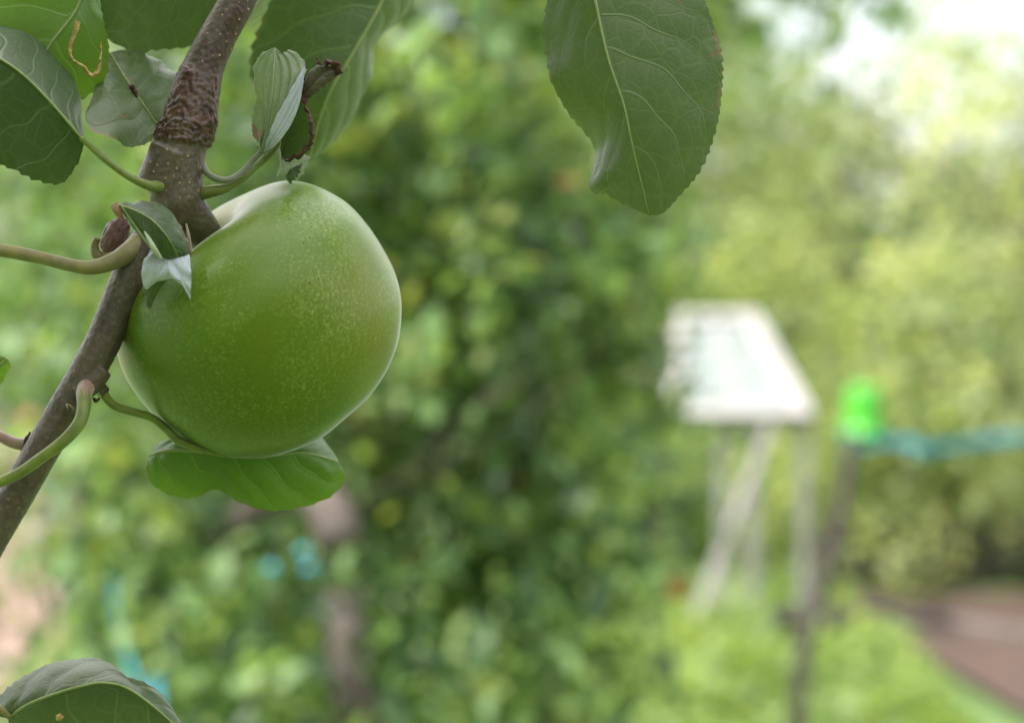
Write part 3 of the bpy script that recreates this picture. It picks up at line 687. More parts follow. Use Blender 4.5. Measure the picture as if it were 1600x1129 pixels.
# fruit stalk spur into the hollow
hollow = AC + ax * RA * .24
P = cr([at(285, 315, .509), at(302, 342, .511), at(322, 368, .514), AC + ax * RA * .55 + cx_ * -.0005, hollow], 24)
W.tube(P, np.array([.0054, .0046, .0037, .0036, .0030]), 20)
wtube([(275, 300, .503), (268, 318, .502), (266, 333, .503)], [17, 12, 6], 16, 14)      # bud swelling
wtube([(270, 235, .505), (240, 300, .505)], [36, 32], 20, 12)
wtube([(205, 392, .503), (228, 405, .502)], [16, 16], 16, 8)
wtube([(118, 618, .497), (140, 600, .499), (160, 575, .50)], [15, 19, 18], 16, 12)       # node low on the limb
wtube([(162, 600, .503), (150, 612, .502)], [14, 14], 16, 6)
wtube([(300, 95, .51), (292, 112, .51)], [11, 12], 12, 6)
# side twig above the frame that carries the upper leaves
wtube([(452, -190, .527), (560, -245, .53), (760, -262, .525), (940, -268, .515), (1150, -300, .51)], [17, 15, 14, 12, 9], 16, 40)
wtube([(440, -170, .525), (340, -200, .53), (200, -210, .53), (80, -190, .53)], [16, 13, 11, 8], 16, 30)
me = mesh('wood_raw', W.v, W.f); tmp = bpy.data.objects.new('wood_raw', me); COL.objects.link(tmp)
rm = tmp.modifiers.new('r', 'REMESH'); rm.mode = 'VOXEL'; rm.voxel_size = .00036
sm = tmp.modifiers.new('s', 'SMOOTH'); sm.iterations = 6; sm.factor = .5
dg_ = bpy.context.evaluated_depsgraph_get(); dg_.update()
wood = bpy.data.meshes.new_from_object(tmp.evaluated_get(dg_)); wood.name = 'wood'
bpy.data.objects.remove(tmp)
ICM = CM.inverted()
def topx(p):
    q = ICM @ Vector(p); d = -q.z; return (q.x / (K * d) + 800, 564.5 - q.y / (K * d), d)
nv = len(wood.vertices); rough = np.zeros(nv); shoot = np.zeros(nv); red = np.zeros(nv)
nor = [x.vector.copy() for x in wood.vertex_normals]
newco = []
def ss(a, b_, x): x = max(0, min(1, (x - a) / (b_ - a))); return x * x * (3 - 2 * x)
for i, vt in enumerate(wood.vertices):
    p = vt.co; px_, py_, d_ = topx(p)
    wob = noise.noise(p * 260) * 16
    on = 1 if px_ > 225 else 0
    ringy = 222 + (px_ - 290) * .16
    r_ = ss(98, 128, py_ + wob * 1.5 - (px_ - 300) * .25) * (1 - ss(ringy - 3, ringy + 5, py_ + wob * .5)) * on
    n1 = noise.fractal(p * 900, 1.0, 2.0, 4); rid = abs(noise.noise(Vector((p.x * 500, p.y * 500, p.z * 1600))))
    disp = n1 * .00012
    if r_ > 0:
        fib = noise.noise(Vector((p.x * 1500, p.y * 1500, p.z * 260))); disp += r_ * (.00014 * n1 + .00016 * fib) + r_ * .0002
    # ring of old bud scales: stacked ridges
    band = ss(178, 192, py_) * (1 - ss(ringy - 2, ringy + 6, py_)) * on
    disp += band * (.0003 + .00045 * noise.noise(p * 1100) + .0004 * noise.noise(p * 2100) + .0003 * noise.noise(Vector((p.x * 500, p.y * 500, p.z * 2200))))
    kn = max(0, 1 - math.hypot(px_ - 291, py_ - 112) / 16); disp += kn * (.0008 * (.6 + noise.noise(p * 1500))); r_ = max(r_, min(1, kn * 1.6))
    red[i] = on * (1 - ss(120, 150, py_)) * ss(-70, 25, (px_ - (371 - py_ * .52)) * 3 + wob * 3) * .95 + on * ss(318, 330, py_) * .2
    red[i] = max(red[i], .30 * ss(430, 470, py_) * (1 - ss(900, 1000, py_)) * ss(-5, 20, px_ - (205 - (py_ - 425) * .55)))
    red[i] = max(red[i], .75 * (1 - min(1, math.hypot((px_ - 165) / 16, (py_ - 505) / 24))))
    shoot[i] = ss(325, 350, py_) * ss(278, 292, px_) * .9
    rough[i] = r_
    newco.append(p + nor[i] * disp)
wood.vertices.foreach_set('co', np.array(newco).ravel()); wood.update()
for nm, dat in (('rough', rough), ('shoot', shoot), ('reddish', np.clip(red, 0, 1))):
    wood.attributes.new(nm, 'FLOAT', 'POINT').data.foreach_set('value', dat.astype(np.float32))
wood.materials.clear()
wo = link('wood', wood, M['bark'], br)
# lenticels: pale raised corky dots
bvw = BVHTree.FromPolygons([tuple(x.co) for x in wood.vertices], [tuple(p.vertices) for p in wood.polygons])
q = MB(); cnt = 0; LP = []
for i in range(1500):
    tcur = random.random()
    if tcur < .6: px_, py_ = random.uniform(225, 400), random.uniform(0, 320)
    else: px_, py_ = random.uniform(0, 240), random.uniform(400, 870)
    h = bvw.ray_cast(org, (at(px_, py_, 1) - org).normalized())
    if not h[0] or cnt > 150: continue
    if 105 < py_ < 232 and (px_ < 325 or random.random() < .6): continue
    if any(math.hypot(px_ - a0, py_ - b0) < 9.5 for a0, b0 in LP): continue
    LP.append((px_, py_))
    if random.random() < (.35 if py_ < 330 else .62): continue
    cnt += 1; nn = h[1]; a_ = nn.orthogonal().normalized(); b2 = nn.cross(a_); s = random.uniform(1.3, 2.6) * PXB * (1 if py_ < 330 else .55)
    vs = [h[0] + nn * s * .45]; e = random.uniform(.7, 1)
    for ring, (rr_, hh) in enumerate(((.6, .35), (1.0, -.25))):
        for k_ in range(7): vs.append(h[0] + (a_ * math.cos(k_ / 7 * 6.283) * e + b2 * math.sin(k_ / 7 * 6.283)) * s * rr_ + nn * s * hh)
    q.add(vs, [[0, 1 + k_, 1 + (k_ + 1) % 7] for k_ in range(7)] + [[1 + k_, 8 + k_, 8 + (k_ + 1) % 7, 1 + (k_ + 1) % 7] for k_ in range(7)])
o = q.build('lenticels', M['lenticel'], br); o['kind'] = 'stuff'

# ------------------------------------------------------------------ leaves
def leaf(mid, left, right, mat, parent=br, name='leaf', N_=7, bulge=1.5, puff=1.2, teeth=(26, 26), tooth=3.0, slant=.55, nvv=340, nuu=26, wav=2.0, rib=(3.0, .8), ribmat='midrib', label=None, seed=0, fan=0):
    d0 = mid[0][2] if len(mid[0]) > 2 else .5
    fix = lambda L_, dd: [p if len(p) > 2 else (p[0], p[1], dd) for p in L_]
    mid, left, right = fix(mid, d0), fix(left, d0), fix(right, d0)
    cm = cr([at(*p) for p in mid], nvv); cl = cr([at(*p) for p in left], nvv); crr = cr([at(*p) for p in right], nvv)
    vv = np.linspace(0, 1, nvv); px = PX(mid[0][2])
    G = np.zeros((nvv, 2 * nuu + 1, 3)); U = np.zeros((nvv, 2 * nuu + 1)); PH = np.zeros_like(U)
    off = rng.normal(0, .12, 3)
    for side, E, nt_ in ((-1, cl, teeth[0]), (1, crr, teeth[1])):
        out = E - cm; ln = np.linalg.norm(out, axis=1)[:, None]; out = out / (ln + 1e-9)
        if nt_:
            jit = vv + .006 * np.sin(vv * 19 + seed) + .002 * np.sin(vv * 71 + seed * 2)
            saw = (jit * nt_) % 1.0; amp = 1.5 * tooth * px * (.75 + .25 * np.sin(vv * 23 + side + seed)) * np.clip(np.minimum(vv, 1 - vv) * 14, 0, 1)
            T_ = out * ((np.clip(saw / .8, 0, 1) ** 1.2 * np.where(saw > .8, (1 - saw) / .2, 1)) * amp)[:, None]
        else: T_ = out * 0
        for j in range(nuu + 1):
            a = j / nuu; a2 = a ** .9
            col = nuu + side * j
            G[:, col] = cm * (1 - a2) + E * a2 + T_ * a2 ** 10; U[:, col] = side * a2
            if fan:
                PH[:, col] = a2 * fan + (.5 if side > 0 else .1) + .15 * np.sin(vv * 5 + seed + side); continue
            PH[:, col] = N_ * vv - slant * N_ * .3 * (a2 ** 1.25) * 1.0 + (.5 if side > 0 else 0) * .55 + .16 * np.sin(vv * 9 + side * 2 + seed) + .05 * np.sin(a2 * 7 + vv * 30 + seed)
    # normals facing the camera
    du = np.gradient(G, axis=1); dv = np.gradient(G, axis=0)
    nr = np.cross(du, dv); ln = np.linalg.norm(nr, axis=2, keepdims=True); nr = nr / (ln + 1e-12)
    tocam = np.array(EYEV) - G
    sg = np.sign((nr * tocam).sum(2).mean()); nr = nr * sg
    nm_ = nr.mean((0, 1)); nm_ /= np.linalg.norm(nm_); ok = (ln > 1e-9)
    nr = np.where(ok, nr * .5 + nm_ * .5, nm_)
    A = np.abs(U); fade = np.clip(np.minimum(vv, 1 - vv) * 8, 0, 1)[:, None]
    h = bulge * np.sin(np.pi * np.clip(A, 0, 1)) * fade
    h = h + puff * np.abs(np.sin(np.pi * (PH - .5))) * np.sqrt(np.clip(A * (1 - A) * 4, 0, 1)) * fade
    for i in range(nvv):
        for j in range(0, 2 * nuu + 1):
            pass
    ph_ = seed * 1.7
    h = h + wav * fade * (np.sin(vv[:, None] * 8 + ph_ + U * 2.2) * .5 + np.sin(vv[:, None] * 17 + U * 5 + ph_ * 2) * .28) * A
    h = h + wav * .5 * fade * np.sin(vv[:, None] * 43 + ph_ + U) * A ** 4
    G = G + nr * (h * px)[:, :, None]
    C = 2 * nuu + 1
    f = [[i * C + j, i * C + j + 1, (i + 1) * C + j + 1, (i + 1) * C + j] for i in range(nvv - 1) for j in range(C - 1)]
    me = mesh(name, G.reshape(-1, 3), f)
    me.attributes.new('phase', 'FLOAT', 'POINT').data.foreach_set('value', (PH + 50).ravel().astype(np.float32))
    me.attributes.new('uu', 'FLOAT', 'POINT').data.foreach_set('value', U.ravel().astype(np.float32))
    o = link(name, me, M[mat], parent)
    if label: o['label'] = label
    if rib:
        c = G[:, nuu][::4] + nr[:, nuu][::4] * (rib[0] * px * .25)
        v_, f_ = tube_geo(c, np.interp(np.linspace(0, 1, len(c)), [0, .06, 1], [rib[0] * .5, rib[0], rib[1]]) * px * .8, 8)
        link('midrib', mesh('midrib', v_, f_), M[ribmat], o)
    return o
EYEV = tuple(camo.location)

# big leaf hanging at upper right
o = leaf([(905, -130, .497), (930, 0, .494), (950, 90, .493), (975, 165, .493), (990, 235, .495), (1015, 337, .500)],
     [(905, -130, .497), (868, -60, .499), (853, 20, .502), (853, 80, .503), (862, 125, .502), (885, 172, .506), (912, 204, .510), (928, 235, .511), (926, 268, .510), (921, 290, .509), (930, 303, .508), (942, 302, .507), (962, 310, .505), (990, 326, .502), (1015, 337, .500)],
     [(905, -130, .497), (1010, -100, .499), (1080, -40, .499), (1110, 30, .499), (1125, 80, .499), (1127, 140, .499), (1118, 200, .499), (1095, 262, .499), (1062, 305, .499), (1035, 333, .500), (1015, 337, .500)],
     'leaf_under', N_=7, bulge=5, puff=1.8, teeth=(26, 42), tooth=3.2, slant=1.0, wav=4, rib=(3.0, .9), seed=1, label='large muted green serrated leaf hanging at the upper right, veins pale')
leafR = o
ptube('petiole', [(905, -128, .497), (908, -190, .503), (925, -262, .515)], [4, 5, 7], M['petiole'], leafR)

# left edge leaf
o = leaf([(132, 222, .493), (90, 172, .490), (45, 125, .489), (0, 92, .490), (-80, 50, .497), (-170, 20, .507)],
     [(132, 222, .493), (122, 252, .496), (97, 285, .500), (60, 281, .502), (20, 263, .503), (-20, 247, .504), (-80, 200, .506), (-130, 120, .507), (-170, 20, .507)],
     [(132, 222, .493), (127, 192, .499), (124, 150, .507), (108, 108, .514), (80, 68, .518), (45, 47, .519), (0, 38, .519), (-60, 10, .516), (-120, 0, .509), (-170, 20, .507)],
     'leaf_dark', N_=7, bulge=4, puff=1.6, teeth=(24, 30), tooth=3.5, wav=3, rib=(2.8, 1), seed=2, slant=.9, label='dark green leaf at the left edge, upper half shining grey')
ptube('petiole', [(268, 290, .506), (246, 291, .5005), (230, 289, .498), (200, 275, .496), (165, 250, .494), (140, 228, .493), (126, 215, .492)], [4, 10.5, 8.2, 6.3, 5.6, 5.4, 5, 3.5], M['petiole'], o, steps=50)
# leaf with the mine trail
o = leaf([(150, -120, .517), (127, 0, .514), (83, 65, .512), (50, 120, .514), (20, 205, .52)],
     [(150, -120, .517), (60, -90, .52), (-40, -40, .525), (-60, 40, .525), (-40, 120, .524), (20, 205, .52)],
     [(150, -120, .517), (168, -50, .518), (156, 0, .512), (160, 30, .508), (168, 60, .508), (170, 100, .509), (160, 128, .511), (124, 158, .513), (90, 185, .516), (20, 205, .52)],
     'leaf_bright', N_=6, bulge=3, puff=1.8, teeth=(20, 24), tooth=2.5, wav=3, rib=(3.2, 2), ribmat='midrib', seed=4, label='green leaf with a yellow winding insect mine, top left')
ptube('petiole', [(150, -118, .517), (158, -160, .523), (170, -208, .53)], [4, 5, 6], M['petiole'], o)
ptube('mine_trail', [(122, 33, .5035), (118, 50, .5035), (111, 70, .5035), (110, 88, .5035), (120, 98, .5035), (132, 106, .504), (141, 118, .504), (148, 117, .504), (155, 107, .504), (157, 85, .504), (158, 65, .504)], [4, 3.6, 3.2, 2.8, 2.6, 2.8, 3.6, 3.2, 2.2, 1.4, .8], M['mine'], o, rough=1.3, steps=90, label='yellow brown insect mine trail')
# top middle leaf behind the branch
o = leaf([(372, -40, .53), (300, -30, .528), (220, -38, .528), (120, -50, .53), (60, -70, .532)],
     [(372, -40, .53), (350, 28, .532), (312, 66, .533), (275, 75, .533), (245, 76, .533), (215, 81, .532), (170, 62, .53), (120, 20, .531), (60, -70, .532)],
     [(372, -40, .53), (300, -110, .54), (180, -125, .54), (60, -70, .532)],
     'leaf_under', N_=6, bulge=3, puff=3, teeth=(20, 20), tooth=2.5, wav=3, rib=(3.2, 1), seed=5, slant=.8, label='green leaf with a net of pale veins, top, left of the branch')
ptube('petiole', [(370, -40, .53), (385, -75, .527), (425, -105, .521)], [4, 5, 6], M['petiole'], o)
# cupped glossy leaf behind the branch
o = leaf([(252, 207, .524), (228, 172, .519), (208, 142, .517), (188, 110, .520), (172, 82, .526)],
     [(252, 207, .524), (238, 219, .518), (206, 229, .500), (176, 214, .493), (150, 204, .491), (133, 182, .495), (143, 156, .504), (152, 122, .515), (160, 98, .522), (172, 82, .526)],
     [(252, 207, .524), (285, 185, .530), (288, 138, .532), (264, 105, .533), (233, 86, .532), (200, 79, .530), (172, 82, .526)],
     'leaf_under', N_=5, bulge=4, puff=3, teeth=(16, 18), tooth=3, wav=3, rib=(3.2, 1), seed=6, slant=.8, label='cupped glossy green leaf behind the branch, with a brown spot')
ptube('petiole', [(250, 205, .524), (268, 224, .520), (280, 235, .512)], [3.5, 4.5, 6], M['petiole'], o)
q = MB(); 
for (a, b_, s) in ((206, 136, 5), (210, 143, 5.5), (212, 149, 3.5)):
    p = at(a, b_, .5155); q.tube([p + cz_ * -.0004, p + cz_ * .0001], [s * PXB, s * .6 * PXB], 9)
q.build('brown_spot', M['rust_margin'], o)
# large leaf behind, top centre
o = leaf([(640, -110, .560), (597, 0, .556), (550, 85, .553), (515, 145, .553), (492, 210, .557), (482, 252, .562)],
     [(640, -110, .56), (540, -110, .556), (450, -40, .556), (408, 40, .557), (393, 95, .558), (399, 140, .559), (430, 190, .561), (460, 232, .562), (482, 252, .562)],
     [(640, -110, .56), (672, -60, .568), (650, -10, .572), (627, 32, .574), (590, 64, .573), (583, 98, .572), (570, 142, .571), (540, 198, .569), (505, 236, .566), (482, 252, .562)],
     'leaf_dark', N_=7, bulge=5, puff=3, teeth=(22, 16), tooth=4, wav=4, rib=(3.6, 1.5), seed=7, slant=.9, label='large bright green leaf out of focus behind the curled leaf, top centre')
ptube('petiole', [(640, -110, .56), (655, -180, .548), (650, -255, .529)], [4.5, 5, 6], M['petiole'], o)
o = leaf([(470, -70, .58), (425, -20, .585), (375, 40, .59), (342, 84, .595)], [(470, -70, .58), (400, -65, .59), (352, 0, .597), (336, 50, .598), (342, 84, .595)], [(470, -70, .58), (452, -15, .583), (412, 22, .588), (378, 44, .592), (342, 84, .595)],
     'leaf_pale', N_=5, seed=8, teeth=(14, 14), tooth=3, nvv=100, label='grey green leaf peeking out right of the branch at the top')
ptube('petiole', [(470, -70, .58), (478, -120, .56), (470, -195, .532)], [4, 5, 6], M['petiole'], o)
# curled, partly dried leaf in front of it
o = leaf([(406, 243, .507), (418, 200, .504), (424, 160, .501), (428, 115, .500), (430, 74, .501)],
     [(406, 243, .507), (411, 218, .506), (414, 180, .507), (399, 150, .508), (395, 125, .507), (399, 100, .505), (412, 84, .503), (421, 78, .502), (430, 74, .501)],
     [(406, 243, .507), (425, 232, .503), (444, 202, .500), (462, 160, .499), (473, 128, .500), (476, 108, .501), (468, 88, .502), (452, 78, .502), (441, 84, .501), (430, 74, .501)],
     'leaf_pale', name='leaf', N_=6, fan=3.6, bulge=1.5, puff=5, slant=3.4, teeth=(12, 14), tooth=2.2, wav=3.5, rib=(2.2, .8), ribmat='midrib_pale', seed=9, label='curled pale leaf with dried brown edges above the apple')
cl_ = o
leaf([(414, 238, .512), (403, 212, .512), (400, 188, .512), (402, 155, .512)], [(414, 238, .512), (398, 218, .514), (394, 192, .514), (396, 168, .513), (402, 155, .512)], [(414, 238, .512), (420, 205, .511), (416, 175, .511), (402, 155, .512)],
     'leaf_pale', name='folded_flap', parent=cl_, N_=4, rib=None, nvv=60, nuu=10, teeth=(8, 0), tooth=2, seed=10, puff=.6)
leaf([(404, 222, .509), (399, 205, .511), (397, 192, .513)], [(404, 222, .509), (395, 207, .512), (397, 192, .513)], [(404, 222, .509), (405, 206, .510), (397, 192, .513)], 'leaf_rusty', name='dry_patch', parent=cl_, N_=3, rib=None, nvv=40, nuu=6, teeth=(5, 0), seed=11, puff=.3)
leaf([(441, 250, .508), (452, 215, .510), (462, 175, .510), (476, 112, .507)], [(441, 250, .508), (438, 225, .506), (446, 195, .505), (460, 155, .503), (476, 112, .507)], [(441, 250, .508), (468, 243, .504), (484, 222, .502), (486, 195, .502), (477, 160, .503), (476, 112, .507)],
     'leaf_under', name='folded_flap', parent=cl_, N_=5, rib=None, nvv=90, nuu=14, teeth=(0, 0), seed=12, puff=.8, bulge=-2)
leaf([(412, 238, .503), (430, 212, .4995), (448, 178, .4985), (466, 140, .4985), (477, 102, .5)], [(412, 238, .503), (421, 208, .501), (436, 172, .4995), (458, 134, .4992), (477, 102, .5)], [(412, 238, .503), (430, 228, .500), (454, 196, .4995), (470, 155, .4992), (477, 102, .5)],
     'leaf_silver', name='folded_flap', parent=cl_, N_=3, rib=None, nvv=80, nuu=10, teeth=(0, 0), seed=13, puff=2.6, fan=2.6, bulge=2)
ptube('dried_margin', [(476, 118, .502), (474, 140, .501), (476, 160, .500), (482, 180, .4995), (488, 198, .499), (486, 220, .499), (478, 235, .4995), (465, 243, .500), (455, 249, .502), (446, 252, .504)], [1.4, 2.4, 3, 2.6, 3.4, 2.8, 3.6, 3.4, 2.4, 1.2], M['rust_margin'], cl_, rough=6, steps=110, n=10, label='crinkled rust brown dried edge')
leaf([(478, 158, .504), (489, 133, .500), (507, 113, .499), (526, 106, .499)], [(478, 158, .504), (476, 130, .503), (487, 110, .501), (503, 100, .500), (526, 106, .499)], [(478, 158, .504), (490, 149, .500), (508, 134, .499), (524, 122, .499), (526, 106, .499)],
     'leaf_dry', name='rolled_tip', parent=cl_, N_=5, rib=None, nvv=80, nuu=14, bulge=6, puff=1.5, teeth=(0, 0), wav=3, seed=14, label='dark brown green rolled dry tip')
ptube('dried_margin', [(491, 89, .501), (497, 97, .500), (505, 103, .499), (515, 98, .4985), (524, 101, .498), (530, 110, .498), (529, 118, .4985), (523, 120, .499)], [.8, 2, 2.8, 3.2, 4.4, 4, 2.6, 1], M['rust_margin'], cl_, rough=6.5, steps=90, n=10, label='torn dark brown dried rim')
leaf([(447, 240, .510), (450, 258, .508), (450, 276, .508)], [(447, 240, .510), (436, 244, .508), (433, 272, .507), (450, 276, .508)], [(447, 240, .510), (480, 243, .510), (474, 266, .510), (463, 279, .510), (450, 276, .508)],
     'leaf_pale', name='folded_flap', parent=cl_, N_=3, rib=None, nvv=60, nuu=10, teeth=(0, 7), tooth=4, seed=15, puff=.5)
leaf([(446, 276, .506), (455, 268, .506), (472, 258, .507)], [(446, 276, .506), (452, 284, .506), (463, 276, .506), (472, 258, .507)], [(446, 276, .506), (455, 264, .507), (472, 254, .507)],
     'leaf_dark', name='folded_flap', parent=cl_, N_=3, rib=None, nvv=60, nuu=8, teeth=(6, 0), tooth=4, seed=16, puff=.5)
ptube('petiole', [(316, 256, .508), (322, 268, .506), (337, 279, .505), (358, 281, .505), (380, 268, .506), (396, 250, .507), (408, 236, .507), (416, 205, .505)], [6, 5.5, 5.5, 5, 5, 5, 4, 2], M['petiole_grey'], cl_, steps=60)
ptube('petiole', [(312, 303, .508), (330, 299, .507), (352, 294, .507), (378, 279, .508), (402, 258, .510), (425, 238, .511), (438, 222, .511)], [11, 9.5, 6.5, 6, 5.5, 6, 3], M['petiole'], cl_, steps=60)
ptube('midrib', [(436, 236, .509), (438, 250, .507), (436, 266, .507), (433, 276, .507)], [3.5, 2.5, 2, 1.5], M['midrib_pale'], cl_)

# small curled leaf in front of the branch
o = leaf([(186, 320, .486), (212, 329, .483), (238, 344, .481), (260, 368, .481), (272, 388, .483), (281, 408, .487)],
     [(186, 320, .486), (197, 342, .487), (212, 362, .486), (228, 380, .484), (240, 394, .483), (256, 403, .484), (281, 408, .487)],
     [(186, 320, .486), (196, 316, .487), (208, 318, .488), (222, 314, .489), (245, 317, .489), (264, 328, .489), (281, 350, .489), (291, 372, .489), (294, 395, .488), (281, 408, .487)],
     'leaf_dark', N_=5, bulge=3, puff=1.2, teeth=(0, 12), tooth=1.6, wav=2, rib=(1.6, .7), seed=17, slant=.9, ribmat='midrib', label='small curled leaf in front of the branch, dark green above and silver below')
sl_ = o
leaf([(262, 372, .490), (262, 396, .486), (263, 418, .483), (264, 436, .484)], [(262, 372, .490), (240, 384, .488), (230, 397, .487), (223, 412, .486), (222, 438, .486), (229, 452, .487), (244, 441, .486), (264, 436, .484)],
     [(262, 372, .490), (285, 374, .490), (295, 395, .489), (299, 425, .486), (299, 450, .487), (297, 468, .488), (288, 450, .486), (278, 438, .485), (264, 436, .484)],
     'leaf_silver', name='silver_underside', parent=sl_, N_=4, bulge=5, puff=.8, teeth=(0, 0), wav=4, rib=None, seed=18, nvv=90, nuu=16, label='silvery downy underside, bent forward')
leaf([(256, 434, .486), (240, 447, .487), (235, 462, .488), (236, 483, .489)], [(256, 434, .486), (226, 444, .488), (225, 462, .489), (228, 474, .489), (236, 483, .489)], [(256, 434, .486), (262, 436, .487), (249, 452, .488), (241, 468, .489), (236, 483, .489)],
     'leaf_under', name='lower_flap', parent=sl_, N_=3, rib=None, nvv=60, nuu=8, teeth=(3, 0), tooth=2, seed=19, puff=.4)
ptube('midrib', [(226, 362, .4815), (235, 377, .4805), (243, 392, .4805), (252, 404, .482)], [1.2, 3.2, 4.2, 2.4], M['midrib_pale'], sl_, label='pale thick vein')
leaf([(173, 321, .487), (182, 330, .486), (194, 345, .487)], [(173, 321, .487), (180, 337, .487), (194, 345, .487)], [(173, 321, .487), (184, 317, .487), (190, 326, .487), (194, 345, .487)], 'leaf_rusty', name='dry_tip', parent=sl_, N_=3, rib=None, nvv=50, nuu=6, teeth=(0, 4), tooth=2, seed=20, puff=.3, label='orange brown withered tip')
ptube('margin', [(190, 322, .485), (200, 336, .485), (211, 352, .4845), (222, 368, .4835), (236, 388, .4825)], [1.4, 1.6, 1.6, 1.5, 1], M['midrib'], sl_)

# leaf under the apple
o = leaf([(233, 712, .522), (262, 704, .518), (300, 705, .516), (362, 710, .514), (420, 712, .516), (475, 708, .520), (530, 722, .526)],
     [(233, 712, .522), (229, 730, .520), (238, 755, .520), (265, 772, .520), (300, 777, .520), (328, 766, .519), (345, 766, .519), (370, 782, .520), (400, 793, .521), (430, 797, .522), (470, 792, .524), (512, 777, .525), (534, 757, .526), (538, 740, .526), (530, 722, .526)],
     [(233, 712, .522), (243, 696, .526), (268, 685, .532), (320, 672, .545), (400, 660, .555), (460, 668, .552), (497, 682, .544), (514, 698, .536), (530, 722, .526)],
     'leaf_bright', N_=6, bulge=3, puff=5, teeth=(14, 8), tooth=1.6, wav=3, rib=(4, 1.6), seed=21, slant=.7, label='wavy bright green leaf showing below the apple')
ptube('petiole', [(158, 602, .502), (164, 618, .503), (180, 634, .504), (210, 644, .506), (236, 652, .508), (258, 668, .509), (278, 687, .509), (310, 700, .510), (345, 708, .512), (366, 710, .514)], [8, 7, 7, 6.5, 6.5, 7, 7, 6, 5.5, 4], M['petiole'], o, steps=80)

# lower left leaf
o = leaf([(12, 1122, .500), (40, 1102, .497), (75, 1087, .495), (120, 1073, .494), (165, 1066, .494), (212, 1082, .496), (290, 1150, .50), (330, 1220, .51)],
     [(12, 1122, .50), (30, 1180, .503), (100, 1235, .506), (200, 1250, .507), (330, 1220, .51)],
     [(12, 1122, .50), (-14, 1112, .503), (2, 1086, .505), (28, 1063, .506), (58, 1044, .507), (98, 1031, .507), (140, 1026, .507), (172, 1036, .505), (187, 1046, .503), (196, 1056, .502), (232, 1070, .502), (257, 1090, .503), (276, 1122, .505), (302, 1170, .508), (330, 1220, .51)],
     'leaf_under', N_=6, bulge=3, puff=4, teeth=(20, 30), tooth=3.5, wav=4, rib=(3, 1.2), seed=22, slant=.9, label='green leaf with grey sheen at the lower left corner')
ptube('petiole', [(16, 1120, .499), (-8, 1100, .497), (-50, 1078, .498), (-112, 1062, .50)], [4, 6, 6.5, 8], M['petiole_olive'], o)
q = MB(); p = at(93, 1120, .492); q.tube([p, p + cz_ * .0006], [.0011, .0003], 5); q.build('fungus_spot', M['mine'], o)

# off-frame ends: leaves on the three stalks that leave the picture at left
o = leaf([(-40, 392, .49), (-110, 430, .492), (-180, 490, .50), (-230, 570, .51)], [(-40, 392, .49), (-60, 470, .497), (-120, 550, .505), (-230, 570, .51)], [(-40, 392, .49), (-140, 370, .50), (-230, 440, .51), (-230, 570, .51)], 'leaf_under', seed=23, nvv=100, label='leaf just out of view at the left on the olive stalk')
ptube('petiole', [(216, 376, .502), (200, 393, .499), (178, 408, .497), (140, 418, .495), (100, 412, .494), (60, 402, .494), (0, 391, .493), (-45, 391, .49)], [14, 15, 12.5, 10.5, 10, 10.5, 10.5, 8], M['petiole_olive'], o, steps=70)
o = leaf([(-60, 775, .488), (-140, 800, .49), (-240, 830, .50)], [(-60, 775, .488), (-110, 850, .495), (-180, 880, .50), (-240, 830, .50)], [(-60, 775, .488), (-120, 740, .495), (-200, 750, .50), (-240, 830, .50)], 'leaf_under', seed=24, nvv=100, label='leaf just out of view at the left on the pink green stalk')
ptube('petiole', [(142, 592, .502), (132, 612, .495), (131, 635, .492), (124, 660, .490), (100, 688, .489), (60, 718, .489), (20, 744, .489), (-60, 776, .488)], [13, 12.5, 10.5, 9.5, 8.8, 8.5, 8, 7], M['petiole'], o, steps=70)
q_ = ptube('petiole_base', [(148, 582, .504), (141, 594, .5016), (132, 612, .495), (131, 634, .4921), (127, 652, .4906), (119, 667, .4896)], [14, 15, 13.8, 11.8, 10.2, 7], M['petiole_pink'], br, steps=30)
q_['label'] = 'pinkish swollen stalk base low on the branch'
o = leaf([(12, 560, .51), (-20, 590, .513), (-60, 640, .515)], [(12, 560, .51), (13, 575, .512), (-10, 610, .513), (-60, 640, .515)], [(12, 560, .51), (-10, 560, .512), (-50, 600, .513), (-60, 640, .515)], 'leaf_bright', seed=25, nvv=80, label='green leaf tip just entering at the left edge')
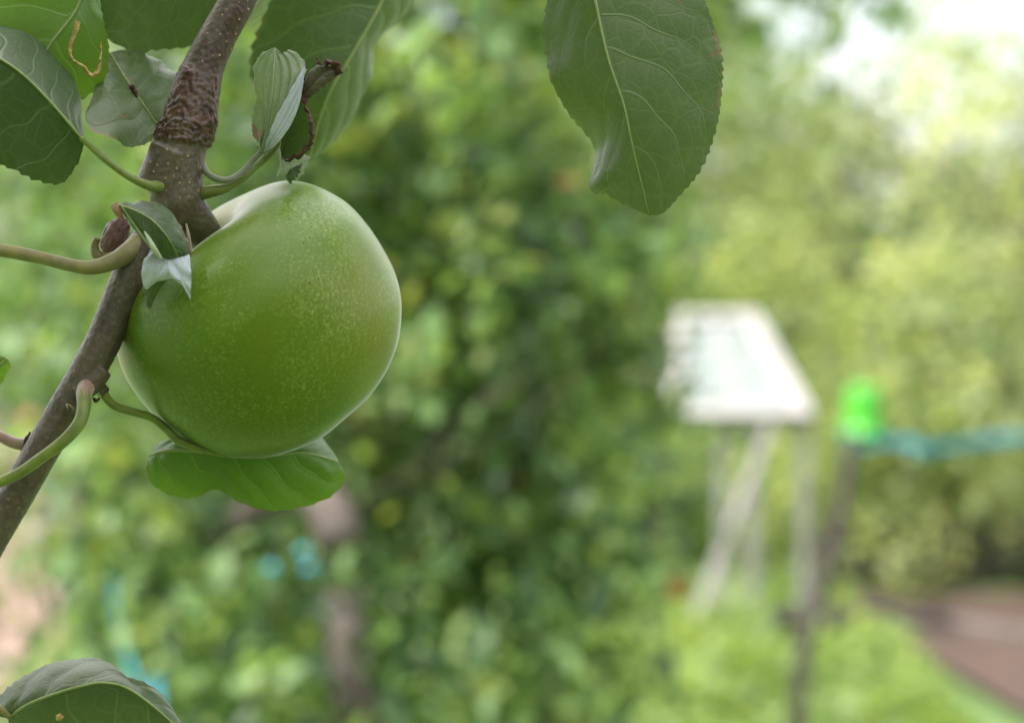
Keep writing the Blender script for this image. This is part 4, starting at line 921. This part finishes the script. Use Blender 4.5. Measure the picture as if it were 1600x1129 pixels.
ptube('petiole', [(52, 690, .505), (38, 694, .505), (18, 690, .506), (0, 681, .507), (-35, 665, .512), (-58, 641, .515)], [11, 9.5, 8.5, 8, 7, 4], M['petiole_pink'], o, steps=50)
ptube('bud_scar', [(47, 675, .5005), (41, 685, .5), (38, 700, .5), (37, 716, .5005)], [1.5, 2.6, 2.6, 1.5], M['scar'], br, n=8, rough=1.2)
ptube('leaf_scar', [(155, 622, .497), (150, 626, .496), (146, 622, .497)], [2, 3, 2], M['scar'], br, n=8, rough=1)
ptube('stipule', [(116, 640, .4935), (110, 634, .493), (104, 632, .4925), (106, 638, .492)], [1.5, 2, 1.4, .6], M['petiole_pink'], br, n=8)

# purple fruit spur bud behind the limb
c0 = at(180, 368, .512); P = []; F = []
nu_, nv_ = 64, 44
for j in range(nv_ + 1):
    th = math.pi * j / nv_
    for i in range(nu_):
        a = 2 * math.pi * i / nu_
        u = Vector((math.sin(th) * math.cos(a), math.sin(th) * math.sin(a), math.cos(th)))
        rg = 1 + .10 * noise.noise(u * 3) + .16 * (.35 - abs(noise.noise(Vector((u.x * 4.5, u.y * 4.5, u.z * 2.2)) + Vector((3, 1, 2))))) + .05 * noise.noise(u * 13)
        w_ = cx_ * (u.x * 20 * .95) + cy_ * (u.z * 30) + cz_ * (u.y * 18)
        rot = Matrix.Rotation(R(-32), 3, cz_)
        P.append(c0 + rot @ (w_ * rg) * PX(.512))
for j in range(nv_):
    for i in range(nu_): F.append([j * nu_ + i, j * nu_ + (i + 1) % nu_, (j + 1) * nu_ + (i + 1) % nu_, (j + 1) * nu_ + i])
o = link('bud', mesh('bud', P, F), M['bud'], br); o['label'] = 'purple brown wrinkled bud behind the limb'
o2 = ptube('bud_scale', [(152, 372, .512), (148, 384, .512), (152, 398, .512), (166, 402, .512), (200, 400, .508)], [5, 8, 10, 10, 12], M['petiole_olive'], br, n=14)
ptube('stipule', [(291, 350, .497), (295, 370, .496), (297, 395, .496), (295, 412, .497)], [1.4, 2.6, 2.6, 1], M['petiole_pink'], br, n=10, label='small pinkish stipule beside the curled leaf')
